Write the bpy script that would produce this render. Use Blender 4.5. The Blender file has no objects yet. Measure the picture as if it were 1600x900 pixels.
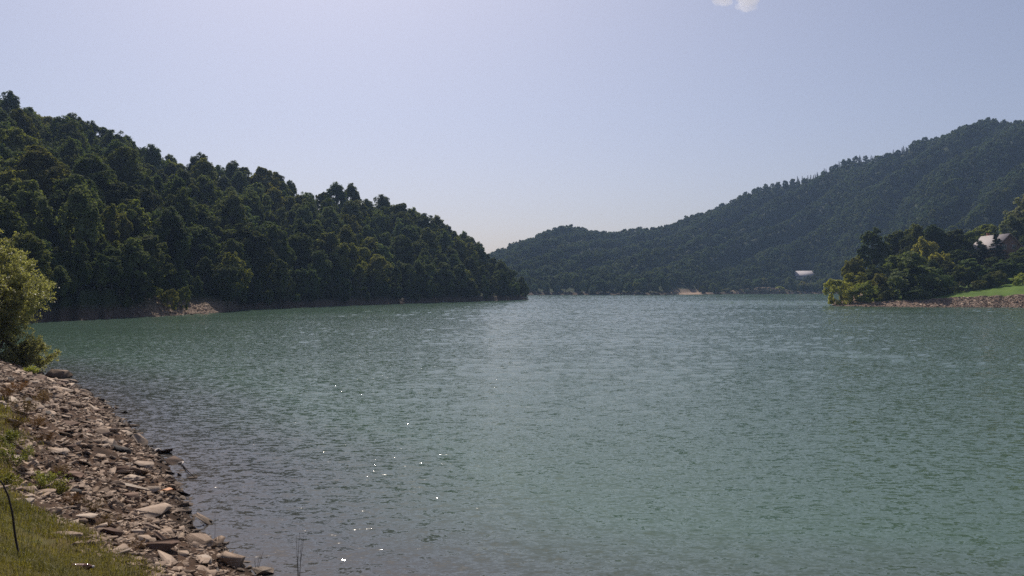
import bpy, bmesh, math, random
import numpy as np
from mathutils import Vector, Matrix

C = bpy.context.scene
R = math.radians
CAMZ, F = 4.8, 1208.0            # eye height above the lake (m); focal length in 1600-px units
HZ = 450.0

# ------------------------------------------------------------------ camera
cam_d = bpy.data.cameras.new('camera'); cam = bpy.data.objects.new('camera', cam_d)
C.collection.objects.link(cam); C.camera = cam
cam.location = (0, 0, CAMZ); cam.rotation_euler = (R(90), 0, 0)
cam_d.sensor_width = 36.0; cam_d.lens = F / 1600 * 36.0
cam_d.clip_start = 0.1; cam_d.clip_end = 20000

# ------------------------------------------------------------------ sky, sun, exposure
SUN_EL, SUN_AZ = 50.5, -15.0      # azimuth from +Y (view direction), negative = left
w = bpy.data.worlds.new('World'); C.world = w; w.use_nodes = True
nt = w.node_tree; nt.nodes.clear()
sky = nt.nodes.new('ShaderNodeTexSky'); sky.sky_type = 'NISHITA'; sky.sun_disc = False
sky.sun_elevation = R(SUN_EL); sky.sun_rotation = R(SUN_AZ)
sky.altitude = 400; sky.air_density = 1.0; sky.dust_density = 2.9; sky.ozone_density = 1.6
hs = nt.nodes.new('ShaderNodeHueSaturation'); hs.inputs['Saturation'].default_value = 0.8
bg = nt.nodes.new('ShaderNodeBackground'); bg.inputs['Strength'].default_value = 0.086
wo = nt.nodes.new('ShaderNodeOutputWorld')
nt.links.new(sky.outputs[0], hs.inputs['Color']); wb = nt.nodes.new('ShaderNodeMix'); wb.data_type = 'RGBA'; wb.blend_type = 'MULTIPLY'; wb.inputs[0].default_value = 1
wb.inputs[7].default_value = (1.04, .975, 1.035, 1)
nt.links.new(hs.outputs[0], wb.inputs[6]); nt.links.new(wb.outputs[2], bg.inputs['Color'])
nt.links.new(bg.outputs[0], wo.inputs['Surface'])
sun_d = bpy.data.lights.new('sun', 'SUN'); sun = bpy.data.objects.new('sun', sun_d)
C.collection.objects.link(sun)
sun_d.energy = 4.7; sun_d.angle = R(0.53); sun_d.color = (1.0, 0.91, 0.79)
sdir = Vector((math.sin(R(SUN_AZ)) * math.cos(R(SUN_EL)), math.cos(R(SUN_AZ)) * math.cos(R(SUN_EL)), math.sin(R(SUN_EL))))
sun.rotation_euler = sdir.to_track_quat('Z', 'Y').to_euler(); sun.location = sdir * 300
vs = C.view_settings
vs.view_transform = 'Standard'; vs.look = 'None'; vs.gamma = 1; vs.use_curve_mapping = False
vs.exposure = 0.0
C.render.engine = 'CYCLES'
cy = C.cycles
cy.max_bounces = 5; cy.diffuse_bounces = 3; cy.glossy_bounces = 2; cy.transmission_bounces = 3
cy.transparent_max_bounces = 6; cy.volume_bounces = 1
cy.use_denoising = False
cy.caustics_reflective = False; cy.caustics_refractive = False
cy.use_adaptive_sampling = False
cy.sample_clamp_indirect = 4.0

rng = np.random.default_rng(7)
random.seed(7)

# ------------------------------------------------------------------ numeric helpers
def vnoise(x, y, seed=0):
    """smooth value noise in [-1,1], vectorised"""
    x = np.asarray(x, float); y = np.asarray(y, float)
    xi = np.floor(x).astype(np.int64); yi = np.floor(y).astype(np.int64)
    xf = x - xi; yf = y - yi
    u = xf * xf * (3 - 2 * xf); v = yf * yf * (3 - 2 * yf)
    def h(a, b):
        n = (a * 374761393 + b * 668265263 + seed * 1442695041) & 0xffffffff
        n = ((n ^ (n >> 13)) * 1274126177) & 0xffffffff
        return ((n ^ (n >> 16)) & 0xffff) / 32767.5 - 1
    return (h(xi, yi) * (1 - u) + h(xi + 1, yi) * u) * (1 - v) + (h(xi, yi + 1) * (1 - u) + h(xi + 1, yi + 1) * u) * v
def fbm(x, y, seed=0, o=4):
    s = 0; a = 1; t = 0
    for k in range(o):
        s = s + a * vnoise(np.asarray(x) * 2 ** k + 13.7 * k, np.asarray(y) * 2 ** k - 7.1 * k, seed + k); t += a; a *= .5
    return s / t
def lerp_tab(tab, q): 
    t = np.array(tab, float); return np.interp(q, t[:, 0], t[:, 1])
def sstep(a, b, x): 
    t = np.clip((np.asarray(x, float) - a) / (b - a), 0, 1); return t * t * (3 - 2 * t)

# ------------------------------------------------------------------ mesh helpers
def np_mesh(name, V, Fq, mats=(), midx=None, smooth=False, face_attr=None, vert_attr=None):
    V = np.asarray(V, np.float32); Fq = np.asarray(Fq, np.int32)
    me = bpy.data.meshes.new(name); n, k = Fq.shape
    me.vertices.add(len(V)); me.vertices.foreach_set('co', np.ascontiguousarray(V).ravel())
    me.loops.add(n * k); me.loops.foreach_set('vertex_index', np.ascontiguousarray(Fq).ravel())
    me.polygons.add(n); me.polygons.foreach_set('loop_start', np.arange(0, n * k, k, dtype=np.int32))
    for m in mats: me.materials.append(m)
    if midx is not None: me.polygons.foreach_set('material_index', np.asarray(midx, np.int32))
    if smooth: me.polygons.foreach_set('use_smooth', np.ones(n, bool))
    me.update(calc_edges=True)
    for nm, a in (face_attr or {}).items():
        at = me.attributes.new(nm, 'FLOAT', 'FACE'); at.data.foreach_set('value', np.asarray(a, np.float32).ravel())
    for nm, a in (vert_attr or {}).items():
        at = me.attributes.new(nm, 'FLOAT', 'POINT'); at.data.foreach_set('value', np.asarray(a, np.float32).ravel())
    return me
def link(name, data, parent=None, loc=(0, 0, 0)):
    o = bpy.data.objects.new(name, data); C.collection.objects.link(o); o.location = loc
    if parent: o.parent = parent
    return o
def tag(o, label=None, cat=None, group=None, kind=None):
    if label: o['label'] = label
    if cat: o['category'] = cat
    if group: o['group'] = group
    if kind: o['kind'] = kind
    return o
def grid_mesh(name, X, Y, Z, mats, vert_attr=None, smooth=True):
    a, b = X.shape
    V = np.stack([X.ravel(), Y.ravel(), Z.ravel()], 1)
    i = np.arange(a * b).reshape(a, b)
    Fq = np.stack([i[:-1, :-1].ravel(), i[1:, :-1].ravel(), i[1:, 1:].ravel(), i[:-1, 1:].ravel()], 1)
    p = V[Fq[:, :3]]
    nz = np.cross(p[:, 1] - p[:, 0], p[:, 2] - p[:, 0])[:, 2].sum()
    if nz < 0: Fq = Fq[:, ::-1]
    return np_mesh(name, V, Fq, mats, smooth=smooth, vert_attr=vert_attr)
def tube(pts, rad, n=6, cap=True):
    """tapered tube as (V, quads)"""
    pts = np.asarray(pts, float); rad = np.broadcast_to(np.asarray(rad, float), (len(pts),))
    T = np.gradient(pts, axis=0); T /= np.linalg.norm(T, axis=1)[:, None] + 1e-9
    V = []
    ref = np.array([0.31, 0.2, 0.93]) if abs(T[0, 2]) < .9 else np.array([1., 0.1, 0])
    for p, t, r in zip(pts, T, rad):
        s = np.cross(t, ref); s /= np.linalg.norm(s) + 1e-9; q = np.cross(t, s)
        a = np.arange(n) * 2 * math.pi / n
        V.append(p + r * (np.cos(a)[:, None] * s + np.sin(a)[:, None] * q))
    m = len(pts); V = np.concatenate(V); Fq = []
    for i in range(m - 1):
        for j in range(n):
            k = (j + 1) % n
            Fq.append((i * n + j, i * n + k, (i + 1) * n + k, (i + 1) * n + j))
    if cap and n % 2 == 0:
        for base in (0, (m - 1) * n):
            for j in range(1, n // 2):
                Fq.append((base + j, base + j + 1 if base + j + 1 < base + n else base, base + (n - j) % n, base + (n - j + 1) % n if j > 1 else base))
    return V, np.array(Fq)
def merge(parts):
    V, Q, o = [], [], 0
    for v, q in parts:
        V.append(v); Q.append(np.asarray(q) + o); o += len(v)
    return np.concatenate(V), np.concatenate(Q)
def box(cx, cy, cz, sx, sy, sz):
    x, y, z = sx / 2, sy / 2, sz / 2
    V = np.array([(-x, -y, -z), (x, -y, -z), (x, y, -z), (-x, y, -z), (-x, -y, z), (x, -y, z), (x, y, z), (-x, y, z)], float) + (cx, cy, cz)
    Q = np.array([(0, 3, 2, 1), (4, 5, 6, 7), (0, 1, 5, 4), (1, 2, 6, 5), (2, 3, 7, 6), (3, 0, 4, 7)])
    return V, Q

# ------------------------------------------------------------------ materials
def new_mat(name):
    m = bpy.data.materials.new(name); m.use_nodes = True
    n = m.node_tree; n.nodes.clear(); out = n.nodes.new('ShaderNodeOutputMaterial')
    return m, n, out
def N(n, t, **kw):
    o = n.nodes.new(t)
    for k, v in kw.items():
        if k in o.inputs: o.inputs[k].default_value = v
        else: setattr(o, k, v)
    return o
def ramp(n, stops, interp='LINEAR'):
    r = n.nodes.new('ShaderNodeValToRGB'); cr = r.color_ramp; cr.interpolation = interp
    while len(cr.elements) < len(stops): cr.elements.new(0.5)
    for e, (p, c) in zip(cr.elements, stops): e.position = p; e.color = (*c, 1)
    return r
def mixc(n, fac, a, b, blend='MIX'):
    m = n.nodes.new('ShaderNodeMix'); m.data_type = 'RGBA'; m.blend_type = blend
    for s, v in ((0, fac), (6, a), (7, b)):
        if hasattr(v, 'is_linked'): n.links.new(v, m.inputs[s])
        elif s == 0: m.inputs[0].default_value = v
        else: m.inputs[s].default_value = (*v, 1)
    return m.outputs[2]
def mth(n, op, a, b=0.0, c=None):
    m = n.nodes.new('ShaderNodeMath'); m.operation = op
    for i, v in enumerate((a, b) if c is None else (a, b, c)):
        if hasattr(v, 'is_linked'): n.links.new(v, m.inputs[i])
        else: m.inputs[i].default_value = v
    return m.outputs[0]

def leaf_mat(name, dark, light, trans=0.28, rough=0.8, spec=0.06):
    m, n, out = new_mat(name)
    at = N(n, 'ShaderNodeAttribute', attribute_name='tint')
    oi = N(n, 'ShaderNodeObjectInfo')
    f = mth(n, 'MULTIPLY_ADD', at.outputs['Fac'], 0.55, mth(n, 'MULTIPLY', oi.outputs['Random'], 0.45))
    r = ramp(n, [(0.1, dark), (0.9, light)])
    n.links.new(f, r.inputs[0])
    hsv = N(n, 'ShaderNodeHueSaturation')
    n.links.new(r.outputs[0], hsv.inputs['Color'])
    n.links.new(mth(n, 'MULTIPLY_ADD', mth(n, 'FRACT', mth(n, 'MULTIPLY', oi.outputs['Random'], 17.3)), 0.05, 0.475), hsv.inputs['Hue'])
    n.links.new(mth(n, 'MULTIPLY_ADD', mth(n, 'FRACT', mth(n, 'MULTIPLY', oi.outputs['Random'], 41.7)), 0.5, 0.75), hsv.inputs['Value'])
    p = N(n, 'ShaderNodeBsdfPrincipled', Roughness=rough)
    p.inputs['Specular IOR Level'].default_value = spec
    n.links.new(hsv.outputs[0], p.inputs['Base Color'])
    t = N(n, 'ShaderNodeBsdfTranslucent')
    n.links.new(mixc(n, 1.0, hsv.outputs[0], (1.3, 1.35, 0.6), 'MULTIPLY'), t.inputs['Color'])
    mx = N(n, 'ShaderNodeMixShader'); mx.inputs[0].default_value = trans
    n.links.new(p.outputs[0], mx.inputs[1]); n.links.new(t.outputs[0], mx.inputs[2])
    n.links.new(mx.outputs[0], out.inputs['Surface'])
    return m
LM = {
    'dark green': leaf_mat('leaves_dark_green', (.038, .056, .024), (.135, .165, .060), .38),
    'olive green': leaf_mat('leaves_olive', (.065, .080, .024), (.22, .23, .070), .45),
    'yellow-green': leaf_mat('leaves_yellow_green', (.17, .18, .045), (.42, .42, .13), .55),
    'grey-green': leaf_mat('leaves_grey_green', (.065, .090, .038), (.19, .23, .10), .42),
    'pale green': leaf_mat('leaves_pale', (.15, .16, .08), (.32, .32, .17), .4),
    'willow': leaf_mat('leaves_willow', (.21, .205, .09), (.52, .49, .27), .5, .45, .5),
    'conifer': leaf_mat('needles', (.018, .030, .018), (.050, .070, .038), .12),
    'dry': leaf_mat('dry_weed', (.09, .050, .022), (.22, .13, .06), .25),
}
def bark_mat(name, a, b):
    m, n, out = new_mat(name)
    tc = N(n, 'ShaderNodeTexCoord'); mp = N(n, 'ShaderNodeMapping'); mp.inputs['Scale'].default_value = (3, 3, .6)
    n.links.new(tc.outputs['Object'], mp.inputs[0])
    no = N(n, 'ShaderNodeTexNoise', Scale=3.0, Detail=4.0); n.links.new(mp.outputs[0], no.inputs['Vector'])
    r = ramp(n, [(.35, a), (.65, b)]); n.links.new(no.outputs[0], r.inputs[0])
    p = N(n, 'ShaderNodeBsdfPrincipled', Roughness=.9); n.links.new(r.outputs[0], p.inputs['Base Color'])
    n.links.new(p.outputs[0], out.inputs[0]); return m
BARK = bark_mat('bark', (.035, .028, .022), (.11, .09, .07))
TWIG = bark_mat('twig', (.018, .012, .010), (.05, .035, .03))
REDTWIG = bark_mat('willow_stem', (.07, .04, .03), (.16, .10, .07))

def ground_mat(name, kind):
    """kind: 'wood' = stony eroded band by the water under dark leaf litter; 'bank' = foreground; 'meadow'"""
    m, n, out = new_mat(name)
    geo = N(n, 'ShaderNodeNewGeometry')
    pos = geo.outputs['Position']
    sep = N(n, 'ShaderNodeSeparateXYZ'); n.links.new(pos, sep.inputs[0])
    sc = {'wood': 0.35, 'bank': 3.0, 'meadow': .35}[kind]
    n1 = N(n, 'ShaderNodeTexNoise', Scale=sc, Detail=8.0, Roughness=.65); n.links.new(pos, n1.inputs['Vector'])
    vo = N(n, 'ShaderNodeTexVoronoi', Scale=sc * 4.5); n.links.new(pos, vo.inputs['Vector'])
    vo.feature = 'F1'
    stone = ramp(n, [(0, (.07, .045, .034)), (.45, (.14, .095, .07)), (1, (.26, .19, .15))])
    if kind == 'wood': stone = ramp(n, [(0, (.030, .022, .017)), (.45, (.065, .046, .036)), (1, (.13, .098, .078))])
    fac = mth(n, 'MULTIPLY_ADD', n1.outputs[0], .6, mth(n, 'MULTIPLY', vo.outputs['Distance'], .5))
    n.links.new(fac, stone.inputs[0])
    if kind == 'bank':
        g = N(n, 'ShaderNodeAttribute', attribute_name='grass')
        soil = ramp(n, [(.3, (.024, .014, .009)), (.55, (.078, .045, .027)), (.8, (.16, .10, .062))])
        n.links.new(n1.outputs[0], soil.inputs[0])
        gr = ramp(n, [(.35, (.06, .07, .014)), (.6, (.13, .105, .035))])
        n.links.new(n1.outputs[0], gr.inputs[0])
        col = mixc(n, g.outputs['Fac'], soil.outputs[0], gr.outputs[0])
        wet = N(n, 'ShaderNodeMapRange'); wet.inputs['From Min'].default_value = 0.0; wet.inputs['From Max'].default_value = .25
        wet.inputs['To Min'].default_value = .45; wet.inputs['To Max'].default_value = 1
        n.links.new(sep.outputs['Z'], wet.inputs['Value'])
        vmul = N(n, 'ShaderNodeVectorMath', operation='SCALE'); n.links.new(col, vmul.inputs[0]); n.links.new(wet.outputs[0], vmul.inputs['Scale'])
        col = vmul.outputs[0]
    elif kind == 'wood':
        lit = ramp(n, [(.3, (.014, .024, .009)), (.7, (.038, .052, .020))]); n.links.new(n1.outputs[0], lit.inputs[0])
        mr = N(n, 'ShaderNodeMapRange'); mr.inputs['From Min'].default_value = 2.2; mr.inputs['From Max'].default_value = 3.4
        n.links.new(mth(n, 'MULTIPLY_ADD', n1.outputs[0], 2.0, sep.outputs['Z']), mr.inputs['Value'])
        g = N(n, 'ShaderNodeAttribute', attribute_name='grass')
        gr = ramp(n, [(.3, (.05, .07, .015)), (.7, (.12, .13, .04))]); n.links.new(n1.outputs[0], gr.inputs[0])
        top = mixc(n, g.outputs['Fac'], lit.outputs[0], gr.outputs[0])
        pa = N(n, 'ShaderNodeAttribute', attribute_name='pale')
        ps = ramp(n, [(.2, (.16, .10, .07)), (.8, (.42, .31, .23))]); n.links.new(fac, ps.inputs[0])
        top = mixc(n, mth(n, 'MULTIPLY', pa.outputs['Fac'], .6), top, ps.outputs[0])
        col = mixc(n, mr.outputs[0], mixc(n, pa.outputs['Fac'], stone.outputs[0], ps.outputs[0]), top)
    else:
        gr = ramp(n, [(.3, (.050, .090, .012)), (.55, (.085, .145, .020)), (.75, (.13, .17, .035))])
        nb = N(n, 'ShaderNodeTexNoise', Scale=.12, Detail=6.0, Roughness=.7); n.links.new(pos, nb.inputs['Vector'])
        n.links.new(nb.outputs[0], gr.inputs[0])
        at = N(n, 'ShaderNodeAttribute', attribute_name='grass')
        mr = N(n, 'ShaderNodeMapRange'); mr.inputs['From Min'].default_value = .45; mr.inputs['From Max'].default_value = .62
        n.links.new(mth(n, 'MULTIPLY_ADD', n1.outputs[0], .3, mth(n, 'SUBTRACT', at.outputs['Fac'], .15)), mr.inputs['Value'])
        col = mixc(n, mr.outputs[0], stone.outputs[0], gr.outputs[0])
    p = N(n, 'ShaderNodeBsdfPrincipled', Roughness=.95); p.inputs['Specular IOR Level'].default_value = .2
    n.links.new(col, p.inputs['Base Color'])
    n2 = N(n, 'ShaderNodeTexNoise', Scale=sc * 5, Detail=6.0, Roughness=.7); n.links.new(pos, n2.inputs['Vector'])
    b = N(n, 'ShaderNodeBump', Strength=.9, Distance={'wood': .5, 'bank': .05, 'meadow': .25}[kind])
    n.links.new(n2.outputs[0], b.inputs['Height']); n.links.new(b.outputs[0], p.inputs['Normal'])
    n.links.new(p.outputs[0], out.inputs[0]); return m
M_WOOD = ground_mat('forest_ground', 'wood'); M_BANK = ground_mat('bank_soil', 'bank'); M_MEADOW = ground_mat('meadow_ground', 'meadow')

def stone_mat(name, a, b, c):
    m, n, out = new_mat(name)
    tc = N(n, 'ShaderNodeTexCoord'); oi = N(n, 'ShaderNodeObjectInfo')
    at = N(n, 'ShaderNodeAttribute', attribute_name='tint')
    ad = N(n, 'ShaderNodeVectorMath', operation='ADD'); n.links.new(tc.outputs['Object'], ad.inputs[0])
    n.links.new(mth(n, 'MULTIPLY', oi.outputs['Random'], 50), ad.inputs[1])
    n1 = N(n, 'ShaderNodeTexNoise', Scale=6.0, Detail=8.0, Roughness=.7); n.links.new(ad.outputs[0], n1.inputs['Vector'])
    mp = N(n, 'ShaderNodeMapping'); mp.inputs['Scale'].default_value = (1.5, 1.5, 26)
    n.links.new(ad.outputs[0], mp.inputs[0])
    n3 = N(n, 'ShaderNodeTexNoise', Scale=1.6, Detail=5.0); n.links.new(mp.outputs[0], n3.inputs['Vector'])
    rnd = mth(n, 'FRACT', mth(n, 'ADD', oi.outputs['Random'], at.outputs['Fac']))
    f = mth(n, 'MULTIPLY_ADD', n1.outputs[0], .55, mth(n, 'MULTIPLY_ADD', n3.outputs[0], .25, mth(n, 'MULTIPLY', rnd, .4)))
    r = ramp(n, [(.3, a), (.6, b), (.9, c)]); n.links.new(f, r.inputs[0])
    geo = N(n, 'ShaderNodeNewGeometry'); sep = N(n, 'ShaderNodeSeparateXYZ'); n.links.new(geo.outputs['Position'], sep.inputs[0])
    wet = N(n, 'ShaderNodeMapRange'); wet.inputs['From Min'].default_value = .05; wet.inputs['From Max'].default_value = .22
    wet.inputs['To Min'].default_value = .4; wet.inputs['To Max'].default_value = 1
    n.links.new(sep.outputs['Z'], wet.inputs['Value'])
    vm = N(n, 'ShaderNodeVectorMath', operation='SCALE'); n.links.new(r.outputs[0], vm.inputs[0]); n.links.new(wet.outputs[0], vm.inputs['Scale'])
    p = N(n, 'ShaderNodeBsdfPrincipled', Roughness=.85); p.inputs['Specular IOR Level'].default_value = .25
    n.links.new(vm.outputs[0], p.inputs['Base Color'])
    b = N(n, 'ShaderNodeBump', Strength=.8, Distance=.02)
    n.links.new(mth(n, 'ADD', n1.outputs[0], n3.outputs[0]), b.inputs['Height']); n.links.new(b.outputs[0], p.inputs['Normal'])
    n.links.new(p.outputs[0], out.inputs[0]); return m
ST = {'grey-brown': stone_mat('stone_grey_brown', (.10, .068, .048), (.26, .19, .14), (.44, .345, .265)),
      'reddish-brown': stone_mat('stone_reddish', (.06, .036, .026), (.14, .085, .06), (.22, .15, .11)),
      'pale sandy': stone_mat('stone_pale', (.17, .12, .09), (.36, .28, .215), (.50, .42, .34)),
      'dark grey': stone_mat('stone_dark', (.028, .024, .022), (.075, .065, .058), (.14, .12, .105))}
def plain(name, col, rough=.6, metal=0, spec=.5, noise=.0, scale=8, trans=0, ior=1.45):
    m, n, out = new_mat(name)
    p = N(n, 'ShaderNodeBsdfPrincipled', Roughness=rough, Metallic=metal, IOR=ior)
    p.inputs['Specular IOR Level'].default_value = spec
    p.inputs['Transmission Weight'].default_value = trans
    tc = N(n, 'ShaderNodeTexCoord'); n1 = N(n, 'ShaderNodeTexNoise', Scale=scale, Detail=5.0); n.links.new(tc.outputs['Object'], n1.inputs['Vector'])
    r = ramp(n, [(.3, tuple(c * (1 - noise) for c in col)), (.7, tuple(c * (1 + noise) for c in col))]); n.links.new(n1.outputs[0], r.inputs[0])
    n.links.new(r.outputs[0], p.inputs['Base Color']); n.links.new(p.outputs[0], out.inputs[0]); return m

# ------------------------------------------------------------------ terrain height functions
# left wooded hill, described along sight-line columns: distance of shore, distance and ground height of ridge
L_SH = [(-900, 78), (-300, 92), (0, 104), (90, 112), (150, 118), (215, 127), (255, 131), (300, 139), (340, 149), (375, 168), (460, 186), (550, 213), (650, 243), (750, 278), (800, 303), (822, 318), (835, 330)]
L_RD = [(-900, 235), (0, 245), (200, 255), (400, 275), (600, 312), (700, 330), (760, 338), (800, 336), (822, 332), (835, 340)]
L_RZ = [(-900, 62), (-300, 58), (0, 52.5), (110, 42.5), (180, 39), (240, 33.5), (320, 34.5), (400, 33), (470, 29.5), (530, 26.5), (600, 25), (650, 24), (700, 22), (740, 15.5), (765, 8), (790, 3.8), (812, 2.2), (822, .9), (830, -1.2), (835, -3)]
def h_left(px, Y):
    px = np.asarray(px, float); Y = np.asarray(Y, float)
    X = (px - 800) / F * Y
    Ys = lerp_tab(L_SH, px) + 1.6 * vnoise(px / 14., px * 0 + 3, 5) * sstep(-2, 60, 835 - px); Yr = lerp_tab(L_RD, px); zr = lerp_tab(L_RZ, px)
    dist = Y - Ys; v = dist / np.maximum(Yr - Ys, 2)
    spit = np.exp(-((px - 285) / 55) ** 2)                        # low stony spit
    steep = np.exp(-((px - 150) / 75) ** 2)                       # dark eroded bank
    bank = (1.5 + 3.2 * steep - .6 * spit) * sstep(0, 3.5 + 7 * spit, dist) + np.clip(dist, -8, 0) * .4
    bank *= np.clip(zr / 6 + .35, -.4, 1)
    body = (zr - 1.5) * np.clip(v, 0, 1) ** (1.05) * sstep(-.02, .18, v)
    z = bank + np.where(zr > 1.5, body, np.minimum(zr - 1.5, 0) * sstep(0, 1, v))
    z = z - np.clip(v - 1, 0, None) * np.maximum(zr, 4) * 1.2
    z = z + fbm(X / 28, Y / 28, 3) * 3.0 * sstep(.05, .4, v) * np.clip(zr / 20, 0, 1) + fbm(X / 4, Y / 4, 9) * .45 * sstep(-1, 2, dist)
    return np.maximum(z, -6)
# far hills and the right-hand mountain
F_SH = [(600, 560), (700, 540), (770, 530), (1040, 530), (1056, 566), (1100, 572), (1150, 600), (1240, 625), (1300, 640), (1345, 605), (1450, 480), (1600, 400), (1900, 335), (2600, 260)]
F_RD = [(600, 760), (770, 800), (880, 850), (960, 900), (1100, 900), (1300, 900), (1600, 840), (1900, 760), (2600, 600)]
F_TOP = [(600, 425), (700, 412), (767, 396), (800, 379), (840, 361), (880, 352), (915, 354), (960, 363), (1000, 356), (1050, 350), (1090, 329), (1150, 310), (1200, 292), (1260, 270), (1330, 246), (1400, 232), (1450, 213), (1500, 194), (1550, 183), (1600, 179), (1750, 150), (2000, 140), (2600, 160)]
def h_far(px, Y):
    px = np.asarray(px, float); Y = np.asarray(Y, float)
    X = (px - 800) / F * Y
    Ys = lerp_tab(F_SH, px) + 3.0 * vnoise(px / 9., px * 0, 8); Yr = lerp_tab(F_RD, px)
    zr = CAMZ + (HZ - lerp_tab(F_TOP, px)) / F * Yr - 6.5
    dist = Y - Ys; v = dist / (Yr - Ys)
    flat = np.exp(-((px - 1185) / 95.) ** 4)                       # terrace above the far spit
    v2 = np.clip((dist - 45 * flat) / (Yr - Ys - 45 * flat), 0, None)
    bank = (1.3 + 3.6 * np.exp(-((px - 1190) / 45.) ** 2)) * sstep(0, 5 + 14 * np.exp(-((px - 1080) / 26.) ** 2), dist) + np.clip(dist, -12, 0) * .35
    # gullies running from upper right to lower left
    ph = (px - 420 * v2) / 118.0 + .55 * vnoise(px / 160., v2 * 3, 21)
    tt = ph - np.floor(ph); g = 1 - np.where(tt < .62, sstep(-.15, .62, tt), 1 - sstep(.62, 1.0, tt) * .95)
    amp = 27 * sstep(.03, .3, v2) * (1 - .75 * sstep(.72, 1.0, v2)) * (.55 + .45 * sstep(1050, 1300, px)) * (1 - .85 * np.exp(-((px - 1325) / 50) ** 2))
    z = bank + (zr - 2) * np.clip(v2, 0, 1) ** 1.0 * sstep(0, .05, v2) - g * amp
    z = np.maximum(z, bank + 3.5 * sstep(.02, .08, v2))
    z = z + fbm(X / 60, Y / 60, 31) * 5 * sstep(.05, .3, v2) * (1 - .6 * sstep(.8, 1, v2))
    z = z - np.clip(v2 - 1, 0, None) * zr * .9
    return np.maximum(z, -6)
# right-hand point of land with the meadow
P_SH = [(1288, 217), (1300, 209), (1320, 204), (1350, 200), (1450, 193), (1600, 187), (1750, 178), (2000, 155), (2600, 110)]
def h_pen(px, Y):
    px = np.asarray(px, float); Y = np.asarray(Y, float)
    X = (px - 800) / F * Y
    Ys = lerp_tab(P_SH, px) + .9 * vnoise(px / 8., px * 0 + 1, 11); dist = Y - Ys
    edge = sstep(1286, 1345, px)
    top = lerp_tab([(1288, .35), (1340, .9), (1450, 1.9), (1475, 2.3), (1530, 2.8), (1600, 3.3), (2600, 4)], px)
    z = top * np.clip(dist / 8., -1.5, 1) ** 1 + 0.0
    rise = lerp_tab([(1288, 0), (1360, .03), (1470, .085), (1600, .13), (1800, .16)], px)
    z = z + np.clip(dist - 9, 0, 30) * rise + np.clip(dist - 39, 0, 60) * rise * 1.6
    z = z + fbm(X / 9, Y / 9, 17) * .5 * sstep(4, 20, dist) + fbm(X / 1.7, Y / 1.7, 18) * .22 * sstep(-1, 2, dist) * (1 - sstep(8, 10, dist))
    z = z - sstep(0, 1, (1310 - px) / 30.) * 1.6 - np.clip(dist - 30, 0, 200) * .12 * (1 - edge)
    return np.maximum(z, -6)

def col_grid(pxs, ts, shore, ridge, back):
    PX, T = np.meshgrid(pxs, ts, indexing='ij')
    Ys = lerp_tab(shore, PX); Yr = lerp_tab(ridge, PX)
    Y = np.where(T < 1, Ys + (Yr - Ys) * T, Yr + (T - 1) * back)
    return PX, Y
ts = np.concatenate([np.linspace(-.12, .16, 36), np.linspace(.18, 1, 60), np.linspace(1.05, 2, 12)])
PX, Y = col_grid(np.arange(-900, 846, 5.0), ts, L_SH, [(a, b) for a, b in L_RD], 160)
Z = h_left(PX, Y)
g = sstep(.2, .5, vnoise(PX / 12., Y / 9., 77)) * .8
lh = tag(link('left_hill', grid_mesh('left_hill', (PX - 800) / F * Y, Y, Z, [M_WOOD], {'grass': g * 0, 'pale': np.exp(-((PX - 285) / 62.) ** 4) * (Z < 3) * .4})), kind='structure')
ts = np.concatenate([np.linspace(-.10, .16, 40), np.linspace(.175, 1, 80), np.linspace(1.05, 2, 10)])
PX, Y = col_grid(np.arange(600, 2601, 5.0), ts, F_SH, F_RD, 400)
Z = h_far(PX, Y)
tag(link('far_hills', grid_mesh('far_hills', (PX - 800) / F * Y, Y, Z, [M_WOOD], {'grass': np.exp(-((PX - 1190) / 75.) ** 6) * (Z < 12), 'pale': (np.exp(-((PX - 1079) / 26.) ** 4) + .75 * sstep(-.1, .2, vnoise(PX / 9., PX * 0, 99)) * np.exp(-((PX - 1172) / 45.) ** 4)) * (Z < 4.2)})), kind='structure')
pxs = np.concatenate([np.arange(1270, 1660, 2.0), np.arange(1660, 2601, 10.0)])
PX, T = np.meshgrid(pxs, np.concatenate([np.linspace(-4, 14, 60), np.linspace(15, 160, 60)]), indexing='ij')
Y = lerp_tab(P_SH, PX) + T; Z = h_pen(PX, Y)
GR = sstep(6.2, 9.5, T) * sstep(1300, 1400, PX)
tag(link('meadow', grid_mesh('meadow', (PX - 800) / F * Y, Y, Z, [M_MEADOW], {'grass': GR})), kind='structure')

# near bank
SHORE = np.array([(60, -12), (30, 3), (14, 6.6), (6, 8.0), (2, 8.7), (-.8, 9.8), (-2.9, 11.5), (-4.1, 12.8), (-5.2, 14.0), (-6.3, 15.4), (-7.2, 17.0), (-8.4, 19.6),
                  (-10.0, 21.9), (-12.6, 25.7), (-16.8, 32.1), (-21.3, 37.6), (-24.5, 41), (-28, 44), (-34, 49), (-48, 58), (-68, 72), (-92, 84), (-140, 100)], float)
def shore_dist(x, y):
    x = np.asarray(x, float); y = np.asarray(y, float)
    best = np.full(x.shape, 1e9); sg = np.zeros(x.shape)
    for (a, b) in zip(SHORE[:-1], SHORE[1:]):
        d = b - a; L = d @ d
        t = np.clip(((x - a[0]) * d[0] + (y - a[1]) * d[1]) / L, 0, 1)
        dx = x - (a[0] + t * d[0]); dy = y - (a[1] + t * d[1]); dd = dx * dx + dy * dy
        cr = d[0] * dy - d[1] * dx
        m = dd < best; best = np.where(m, dd, best); sg = np.where(m, np.sign(cr), sg)
    return np.sqrt(best) * sg
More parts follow.
